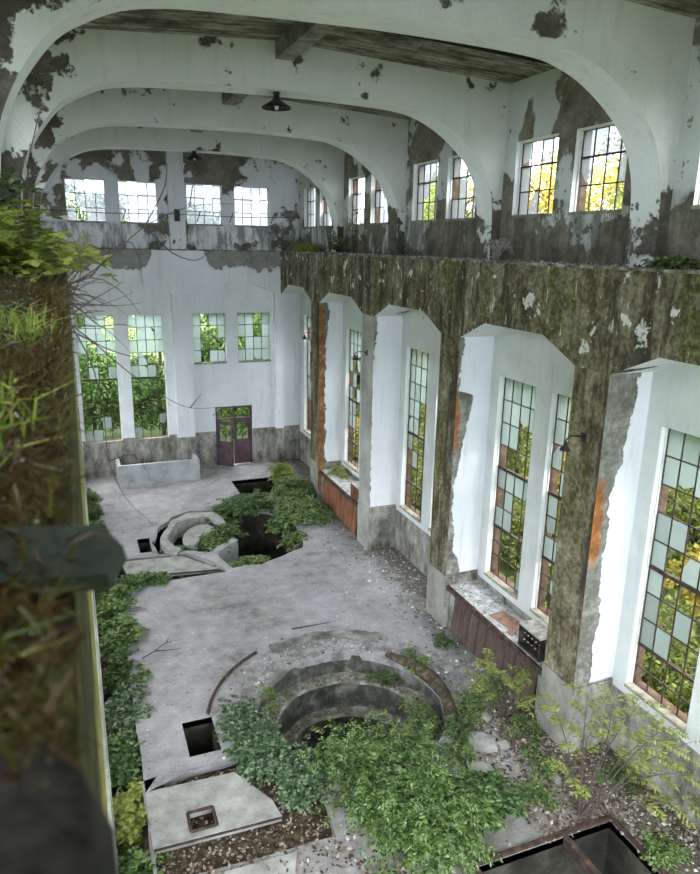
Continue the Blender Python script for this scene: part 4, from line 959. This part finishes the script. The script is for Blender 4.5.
# bare twigs on the floor
def twig(name, label, paths, mat='twig', r=.01, cat='twig'):
    m = MB()
    for p in paths:
        p = smooth(p, 3); m.tube(p, [r*(1-.8*i/(len(p)-1)) for i in range(len(p))], 5, cap=False)
    return tag(m.build(name, M[mat]), label, cat)
twig('fallen_twig', 'bare forked twig on the floor beside the trench vines', [[(.9, 15.2, .05), (1.2, 15.3, .12), (1.5, 15.6, .1), (1.9, 15.7, .05)], [(1.2, 15.3, .12), (1.5, 15.1, .2), (1.8, 15.2, .12)], [(1.5, 15.6, .1), (1.6, 15.9, .06)]], r=.018)
twig('fallen_twig', 'thin fallen stick on the floor behind the round pit', [[(4.6, 15.3, .03), (5.2, 15.28, .03), (5.8, 15.3, .02)]], r=.02)
twig('dry_stems', 'bundle of white dead stems on the right ledge under the high windows', [[(9.05+R.uniform(-.1, .1), 14.0, LEDGE+.02), (9.0+R.uniform(-.15, .15), 13.9+R.uniform(-.5, .3), LEDGE+R.uniform(.25, .5)), (8.9+R.uniform(-.2, .2), 13.6+R.uniform(-.7, .5), LEDGE+R.uniform(.1, .35))] for _ in range(34)], 'palestick', .006, 'dead stems')

# grass tufts
def tuft(name, label, c, rad, n, h, mat, seed, w=.008, group=None, ex=1.0):
    q = random.Random(seed); m = MB()
    for i in range(n):
        t = q.random()*6.283; r = rad*math.sqrt(q.random()); p = Vector((c[0]+r*math.cos(t), c[1]+r*math.sin(t)*ex, c[2]))
        d = Vector((q.gauss(0, .4), q.gauss(0, .4), 1)).normalized(); L = h*q.uniform(.5, 1.1); sd = d.cross(Vector((q.gauss(0, 1), q.gauss(0, 1), .1))).normalized()*w*.5
        bend = Vector((q.gauss(0, .3), q.gauss(0, .3), -.25))*L; p1 = p+d*L*.55; p2 = p+d*L+bend
        m.add([p-sd, p+sd, p1+sd*.8, p1-sd*.8, p2], [(0,1,2,3), (3,2,4)])
    return tag(m.build(name, M[mat]), label, 'grass', group)
tuft('grass_tuft', 'bright green grass tuft on the far end of the right ledge', (8.72, 26.9, LEDGE), .22, 500, .5, 'grass', 1, .02, ex=6)
bush('ledge_weed', 'thin leafy weed on the right ledge beside the grass tuft', 'weeds', (8.8, 23.6, LEDGE), (8.8, 23.6, LEDGE), (.3, .9, .75), 12, 90, 'leaf_a', .2, 4, .09, .05, .4, 95)
bush('ledge_weed', 'slender yellow green weed in front of a high window', 'weeds', (8.9, 22.3, LEDGE), (8.9, 22.3, LEDGE+.5), (.2, .3, 1.0), 7, 40, 'leaf_y', .2, 4, .09, .05, .3, 96)
bush('ledge_weed', 'leafy green weed at the near end of the right ledge', 'weeds', (8.75, 8.6, LEDGE), (8.75, 8.55, LEDGE), (.3, .75, .20), 16, 130, 'leaf_a', .14, 3, .09, .065, .3, 97)
bush('ledge_weed', 'tiny weed on the right ledge above the pale column', 'weeds', (8.6, 18.6, LEDGE), (8.6, 18.6, LEDGE), (.12, .3, .22), 6, 26, 'leaf_a', .14, 3, .06, .04, .3, 98)
for i, (y, lb) in enumerate([(3.05, 'in front of the leafy one'), (1.9, 'between the brick and the leafy plant'), (1.35, 'beside the brick'), (1.0, 'before the slate')]):
    tuft('grass_tuft', 'blurred brown green grass on the left gallery ledge, ' + lb, (-.22, y, LEDGE+.02), .17, 420, .15-.012*i, 'grass_dry' if i % 2 == 0 else 'grass', 30+i, .0045, 'grass on the left ledge', 1.8)
tuft('grass_tuft', 'grass blades arching over the near ledge below the slate', (-.11, .42, LEDGE+.01), .06, 70, .07, 'grass', 36, .0035)

q = random.Random(55); m = MB()
for i in range(5200):
    y = .28+3.6*q.random()**1.5; x = LF-.004-abs(q.gauss(0, .16)); p = Vector((x, y, LEDGE+.02+.02*q.random())); L = q.uniform(.018, .055)*(1+.25*y)
    d = Vector((q.gauss(0, .8), q.gauss(0, .8), .8)).normalized(); sd = d.cross(Vector((q.gauss(0, 1), q.gauss(0, 1), .1))).normalized()*.0012*(1+.5*y)
    p1 = p+d*L*.6; p2 = p+d*L+Vector((q.gauss(0, .4), q.gauss(0, .4), -.5))*L*.7; m.add([p-sd, p+sd, p1+sd*.8, p1-sd*.8, p2], [(0,1,2,3), (3,2,4)])
tag(m.build('moss_strands', M['grass_dry']), 'brown green mossy strands all over the left gallery ledge', 'moss', kind='stuff')
# moss blanket, brick, slate and rock on the left ledge
mb = MB(); nx, ny = 40, 420
def mossz(x, y):
    e = min(1.0, max(0.0, (LF-x)/.05)); h = mn.noise(Vector((x*7, y*7, .3)))*.03 + mn.noise(Vector((x*22, y*22, 1)))*.012 + mn.noise(Vector((x*2, y*1.2, 4)))*.03
    return LEDGE + .004 + max(0, .022 + h)*e + min(.12, max(0, (y-1.2))*.03)*min(1, max(0, (LF-x-.02)/.15))
for j in range(ny+1):
    y = -.6 + (12.6)*(j/ny)**1.6
    for i in range(nx+1):
        x = LF + .004*mn.noise(Vector((y*6, 0, 0))) - (.94)*(i/nx)**1.7; mb.v.append((x, y, mossz(x, y)))
for j in range(ny):
    for i in range(nx): q_ = j*(nx+1)+i; mb.f.append((q_, q_+nx+1, q_+nx+2, q_+1)); mb.mi.append(0)
tag(mb.build('moss_blanket', M['moss'], smooth=True), 'dark moss and soil blanket covering the left gallery ledge', 'moss', kind='stuff')
litter('ledge_litter', 2600, lambda q: (lambda x, y: (x, y, mossz(x, y)+.006))(LF-.01-abs(q.gauss(0, .22)), .25+6*q.random()**1.3), (.006, .018), 'dead leaves and bits on the moss of the left ledge', 14)
def slabshape(poly, h, mat, name):
    m = MB(); n = len(poly); o = 0
    m.v = [(x, y, 0) for x, y in poly] + [(x*.97, y*.97, h) for x, y in poly]
    m.f = [tuple(reversed(range(n))), tuple(range(n, 2*n))] + [(i, (i+1) % n, n+(i+1) % n, n+i) for i in range(n)]; m.mi = [0]*len(m.f)
    return m.build(name, mat)
o = slabshape([(.075, -.045), (.088, .0), (.07, .045), (.0, .05), (-.07, .058), (-.09, .0), (-.07, -.05), (0, -.045)], .012, M['slate'], 'slate_piece'); o.location = (-.062, .545, LEDGE+.030); o.rotation_euler = (.05, .06, -.05)
tag(o, 'dark wet piece of slate sticking out over the left ledge edge', 'slate')
m = MB(); m.lathe((0, 0, 0), [(0, -.035), (.05, -.03), (.072, 0), (.062, .026), (.035, .042), (0, .046)], 24)
m.v = [(x*(1+.25*mn.noise(Vector((x*25, y*25, z*25)))), y*(1.25+.25*mn.noise(Vector((x*22, y*22, z*25+4)))), z*(1+.3*mn.noise(Vector((x*20, y*20, 7))))) for x, y, z in m.v]
o = m.build('ledge_rock', M['rock'], smooth=True); o.location = (-.068, .250, LEDGE+.016); o.scale = (1.02, 1.0, 1.0); tag(o, 'blurred black rock on the ledge in the bottom left corner', 'rock')
m = MB(); m.box((-.10, -.055, 0), (.10, .055, .065)); o = m.build('mossy_brick', M['brick']); o.location = (-.33, 2.3, LEDGE+.07); o.rotation_euler = (.03, 0, .2); tag(o, 'mossy green brick on the left ledge below the leafy plant', 'brick')
bush('ledge_plant', 'blurred leafy green plant on the left gallery ledge', 'plant', (-.33, 4.6, LEDGE), (-.30, 4.4, LEDGE+.08), (.38, .9, .40), 26, 300, 'leaf_y', .12, 3, .075, .05, .3, 101, .006)
bush('ledge_plant', 'tall thin climber rising beside the left arch legs', 'plant', (-.42, 6.2, LEDGE), (-.38, 6.2, LEDGE+.25), (.28, .6, .75), 10, 90, 'leaf_b', .14, 3, .08, .055, .3, 102, .006)
bush('ledge_plant', 'bright drooping leaves at the outer edge of the left ledge', 'plant', (-.12, 3.9, LEDGE), (-.02, 3.9, LEDGE+.05), (.16, .35, .22), 8, 40, 'leaf_y', .1, 3, .07, .05, .4, 103, .005)
# bare branches leaning out over the edge
q = random.Random(77)
main = [[(-.15, 3.3, 9.27), (.0, 3.05, 9.33), (.14, 3.0, 9.42), (.30, 3.0, 9.56), (.48, 3.0, 9.64), (.65, 3.05, 9.66), (.80, 3.1, 9.66)],
        [(.30, 3.0, 9.56), (.38, 3.0, 9.70), (.40, 3.0, 9.80)], [(.30, 3.0, 9.56), (.40, 3.0, 9.46), (.50, 3.02, 9.43), (.57, 3.05, 9.47)], [(.48, 3.0, 9.64), (.50, 3.0, 9.74), (.53, 3.0, 9.78)],
        [(-.1, 2.9, 9.27), (.05, 2.8, 9.15), (.18, 2.8, 9.02), (.30, 2.8, 8.92), (.42, 2.82, 8.85), (.56, 2.85, 8.84)], [(.42, 2.82, 8.85), (.47, 2.82, 8.91)],
        [(-.1, 3.1, 9.27), (.08, 3.0, 9.36), (.2, 3.0, 9.30), (.27, 3.0, 9.2)], [(.08, 3.0, 9.36), (.22, 3.0, 9.5), (.27, 3.0, 9.44), (.28, 3.0, 9.32)],
        [(-.05, 3.0, 9.27), (.05, 3.0, 9.05), (.09, 3.0, 8.85), (.10, 3.0, 8.6), (.16, 3.0, 8.42), (.26, 3.0, 8.3)], [(.10, 3.0, 8.6), (.2, 3.0, 8.62), (.26, 3.0, 8.52)]]
main.append([(LF-.03, 2.1, LEDGE+.03), (LF-.05, 2.8, LEDGE+.05), (LF-.03, 3.6, LEDGE+.03), (LF-.04, 4.5, LEDGE+.03)])
for i in range(34):
    y = q.uniform(2.2, 4.4); x0 = LF-.03; a = q.uniform(-1.25, .9); L = q.uniform(.12, .36); p = Vector((x0, y, LEDGE+.03)); pts = [p]
    for k in range(4):
        a += q.gauss(0, .28); p = p + Vector((math.cos(a)*L/4, q.gauss(0, .02), math.sin(a)*L/4)); pts.append(p)
    main.append(pts)
twig('bare_branches', 'tangle of bare dark branches leaning out over the left ledge edge', main, 'twig', .0032, 'branches')
twig('climbing_stem', 'single dark stem rising along the left side of the arches', [[(-.30, 5.6, LEDGE), (-.26, 5.7, 9.6), (-.22, 5.8, 9.85), (-.20, 5.9, 10.05), (-.13, 6.0, 10.3), (-.09, 6.0, 10.42)], [(-.22, 5.8, 9.85), (-.30, 5.8, 10.05)]], 'twig', .009, 'stem')

# ------------------------------------------------------------------ outside
mb = MB(); nx, ny = 60, 60
for j in range(ny+1):
    for i in range(nx+1):
        x = -60+130*i/nx; y = -30+120*j/ny; dx = max(0, x-10.5); dy = max(0, y-31); dl = max(0, -3-x)
        z = -.7+dx*.16+dy*.10+dl*.1 + mn.noise(Vector((x*.15, y*.15, 0)))*.5*min(1, (dx+dy+dl)/6); mb.v.append((x, y, z))
for j in range(ny):
    for i in range(nx):
        q_ = j*(nx+1)+i; cx, cy = -60+130*(i+.5)/nx, -30+120*(j+.5)/ny
        if -1.2 < cx < 9.6 and -1.6 < cy < 29.6: continue
        mb.f.append((q_, q_+1, q_+nx+2, q_+nx+1)); mb.mi.append(0)
for a, b in (((9.6, -30, -.9), (13.5, 35, -.62)), ((-9, -30, -.9), (-1.36, 35, -.62)), ((-9, 29.75, -.9), (13.5, 36, -.3)), ((-9, -30, -.9), (13.5, -1.0, -.62))): mb.box(a, b)
struct(mb.build('ground', M['ground']), 'grassy ground rising outside the hall')
def crown(seed, n, r, leaf, blobs):
    q = random.Random(seed); m = MB(); bl = []
    for i in range(blobs):
        t = q.random()*6.283; u = q.uniform(-.8, 1); bl.append((Vector((math.cos(t)*math.sqrt(1-u*u*.8), math.sin(t)*math.sqrt(1-u*u*.8), u))*q.uniform(.35, .72), q.uniform(.28, .5)))
    for i in range(n):
        c, br = q.choice(bl); d = Vector((q.gauss(0, 1), q.gauss(0, 1), q.gauss(0, 1))).normalized()
        p = (c + d*br*q.uniform(.6, 1.05)); p = Vector((p.x*r[0], p.y*r[1], p.z*r[2]))
        dd = d + Vector((q.gauss(0, .7), q.gauss(0, .7), q.gauss(0, .7)-.3)); L = leaf*q.uniform(.6, 1.3); m.leaf(p, dd, L, L*.6, Vector((q.gauss(0, 1), q.gauss(0, 1), q.gauss(0, 1)+.8)))
    return m
protos = {}
def tree_proto(key, seed, mat, r, leaf, n, trunk):
    fm = crown(seed, n, r, leaf, 16); root = empty('tree', (0, 0, 0)); tag(root, 'tree', 'tree')
    f = fm.build('crown', M[mat], root, origin=(0, 0, 0))
    st = MB(); q = random.Random(seed)
    st.tube([(0, 0, -trunk), (.1, 0, -trunk*.5), (-.05, .1, 0), (.1, 0, r[2]*.5)], [.13, .10, .07, .03], 8)
    for i in range(9):
        t = q.random()*6.28; a = Vector((0, 0, q.uniform(-trunk*.35, r[2]*.3))); e = Vector((math.cos(t)*r[0]*.7, math.sin(t)*r[1]*.7, a.z+q.uniform(.3, 1)*r[2]*.6))
        st.tube([a, a.lerp(e, .5)+UP*.2, e], [.07, .045, .015], 5)
    tr = st.build('trunk', M['bark'], root, origin=(0, 0, 0)); protos[key] = (root, [f, tr]); return root
tree_proto('g', 1, 'tree_green', (3.0, 3.0, 3.4), .20, 6500, 6)
tree_proto('y', 2, 'tree_yellow', (2.8, 2.8, 3.4), .19, 6200, 6)
tree_proto('m', 3, 'tree_mid', (2.9, 2.9, 3.2), .19, 6200, 5)
tree_proto('bg', 4, 'tree_green', (1.7, 1.7, 1.5), .17, 2600, 1.3)
tree_proto('bm', 5, 'tree_mid', (1.7, 1.7, 1.4), .17, 2600, 1.3)
tree_proto('by', 6, 'tree_yellow', (1.5, 1.5, 1.3), .17, 2400, 1.2)
used = set()
LBL = {'g': 'dense green tree outside the end wall windows', 'y': 'yellow autumn tree outside the window wall', 'm': 'olive green tree outside the window wall', 'bg': 'low green bush on the slope outside the windows', 'bm': 'low olive bush outside the window wall', 'by': 'low yellow bush outside the window wall'}
def plant_tree(key, x, y, z, s, rz):
    root, parts = protos[key]
    if key not in used: used.add(key); r = root
    else:
        r = root.copy(); COL.objects.link(r)
        for p in parts:
            c = p.copy(); COL.objects.link(c); c.parent = r
    r.location = (x, y, z); r.scale = (s, s, s); r.rotation_euler = (0, 0, rz)
    r['label'] = LBL[key]; r['category'] = 'bush' if key[0] == 'b' else 'tree'
    r['group'] = {'g': 'green trees beyond the end wall', 'y': 'yellow trees outside the window wall', 'm': 'olive trees outside the window wall', 'bg': 'green bushes outside', 'bm': 'olive bushes outside', 'by': 'yellow bushes outside'}[key]
    r.name = 'bush' if key[0] == 'b' else 'tree'
def gz(x, y): return -.7+max(0, x-10.5)*.16+max(0, y-31)*.10
q = random.Random(8)
for i in range(13):          # right side
    y = 4+i*3.1+q.uniform(-.6, .6); key = 'y' if i in (1, 3, 4, 6, 8, 10) else 'm'; x = 19.5+q.uniform(-1.5, 3)
    plant_tree(key, x, y, gz(x, y)+9.3+q.uniform(-1.2, 1.0), q.uniform(.85, 1.1), q.random()*6)
for i in range(9):
    y = 5+i*4.2+q.uniform(-.8, .8); x = 15.6+q.uniform(-.8, 1.2)
    plant_tree('m' if i % 3 else 'y', x, y, gz(x, y)+3.6+q.uniform(-.8, .8), q.uniform(.62, .8), q.random()*6)
for i in range(20):
    y = 4+i*1.75+q.uniform(-.5, .5); x = 12.4+q.uniform(-.6, 1.6)
    plant_tree('bm' if i % 5 else 'by', x, y, gz(x, y)+.9, q.uniform(.7, 1.05), q.random()*6)
for i in range(8):           # behind the end wall
    x = -9+i*3.2+q.uniform(-.8, .8); y = 37.5+q.uniform(-1, 3)
    plant_tree('g', x, y, gz(x, y)+5.6+q.uniform(-1.0, 1.2), q.uniform(.8, 1.0), q.random()*6)
for x, y, z in ((.9, 37.2, 9.6), (6.4, 40.5, 9.2)): plant_tree('g', x, y, z, .85, x)
for i in range(14):
    x = -4+i*1.35+q.uniform(-.5, .5); y = 34.2+q.uniform(-.8, 1.2)
    plant_tree('bg', x, y, 3.6+q.uniform(-.9, 1.6), q.uniform(1.0, 1.35), q.random()*6)
for i in range(20):
    y = 3+i*1.9+q.uniform(-.5, .5); x = 14.6+q.uniform(-.4, 2.6)
    plant_tree('bm' if i % 4 else 'by', x, y, gz(x, y)+1.3+q.uniform(0, .8), q.uniform(.9, 1.25), q.random()*6)
for i in range(12):
    x = -5+i*1.7+q.uniform(-.5, .5); y = 33.4+q.uniform(-.6, 1.6)
    plant_tree('bg', x, y, gz(x, y)+1.3+q.uniform(0, 1.2), q.uniform(.8, 1.2), q.random()*6)

# ------------------------------------------------------------------ sky, camera
w = bpy.data.worlds.new('overcast_sky'); S.world = w; w.use_nodes = True; nt = w.node_tree; nt.nodes.clear()
out = nt.nodes.new('ShaderNodeOutputWorld'); bg = nt.nodes.new('ShaderNodeBackground'); bg.inputs[1].default_value = 1.0
tc = nt.nodes.new('ShaderNodeTexCoord'); sp = nt.nodes.new('ShaderNodeSeparateXYZ'); nt.links.new(tc.outputs['Generated'], sp.inputs[0])
cr = nt.nodes.new('ShaderNodeValToRGB'); e = cr.color_ramp.elements; e[0].position = 0; e[0].color = (.75, .85, .95, 1); e[1].position = .7; e[1].color = (1, 1.0, 1.0, 1)
nt.links.new(sp.outputs[2], cr.inputs[0]); nt.links.new(cr.outputs[0], bg.inputs[0]); nt.links.new(bg.outputs[0], out.inputs[0])

yaw, pit_, rol, fpx = 3.79367931e-01, -2.67339854e-01, 1.85399290e-02, 698.38
f = Vector((math.sin(yaw)*math.cos(pit_), math.cos(yaw)*math.cos(pit_), math.sin(pit_))); r = Vector((math.cos(yaw), -math.sin(yaw), 0)); u = r.cross(f)
r2 = r*math.cos(rol)+u*math.sin(rol); u2 = u*math.cos(rol)-r*math.sin(rol)
cam = bpy.data.cameras.new('camera'); co = bpy.data.objects.new('camera', cam); COL.objects.link(co)
co.matrix_world = Matrix((( r2.x, u2.x, -f.x, 0), (r2.y, u2.y, -f.y, 0), (r2.z, u2.z, -f.z, 9.5), (0, 0, 0, 1)))
cam.sensor_fit = 'HORIZONTAL'; cam.sensor_width = 36; cam.lens = 36*fpx/700; cam.clip_start = .02; cam.clip_end = 300
cam.dof.use_dof = True; cam.dof.focus_distance = 14; cam.dof.aperture_fstop = 9
S.camera = co
S.view_settings.view_transform = 'Standard'; S.view_settings.look = 'None'; S.view_settings.gamma = 1; S.view_settings.use_curve_mapping = False
S.view_settings.exposure = 3.58
S.cycles.use_denoising = True
S.cycles.max_bounces = 7; S.cycles.diffuse_bounces = 4; S.cycles.transparent_max_bounces = 12; S.cycles.sample_clamp_indirect = 6
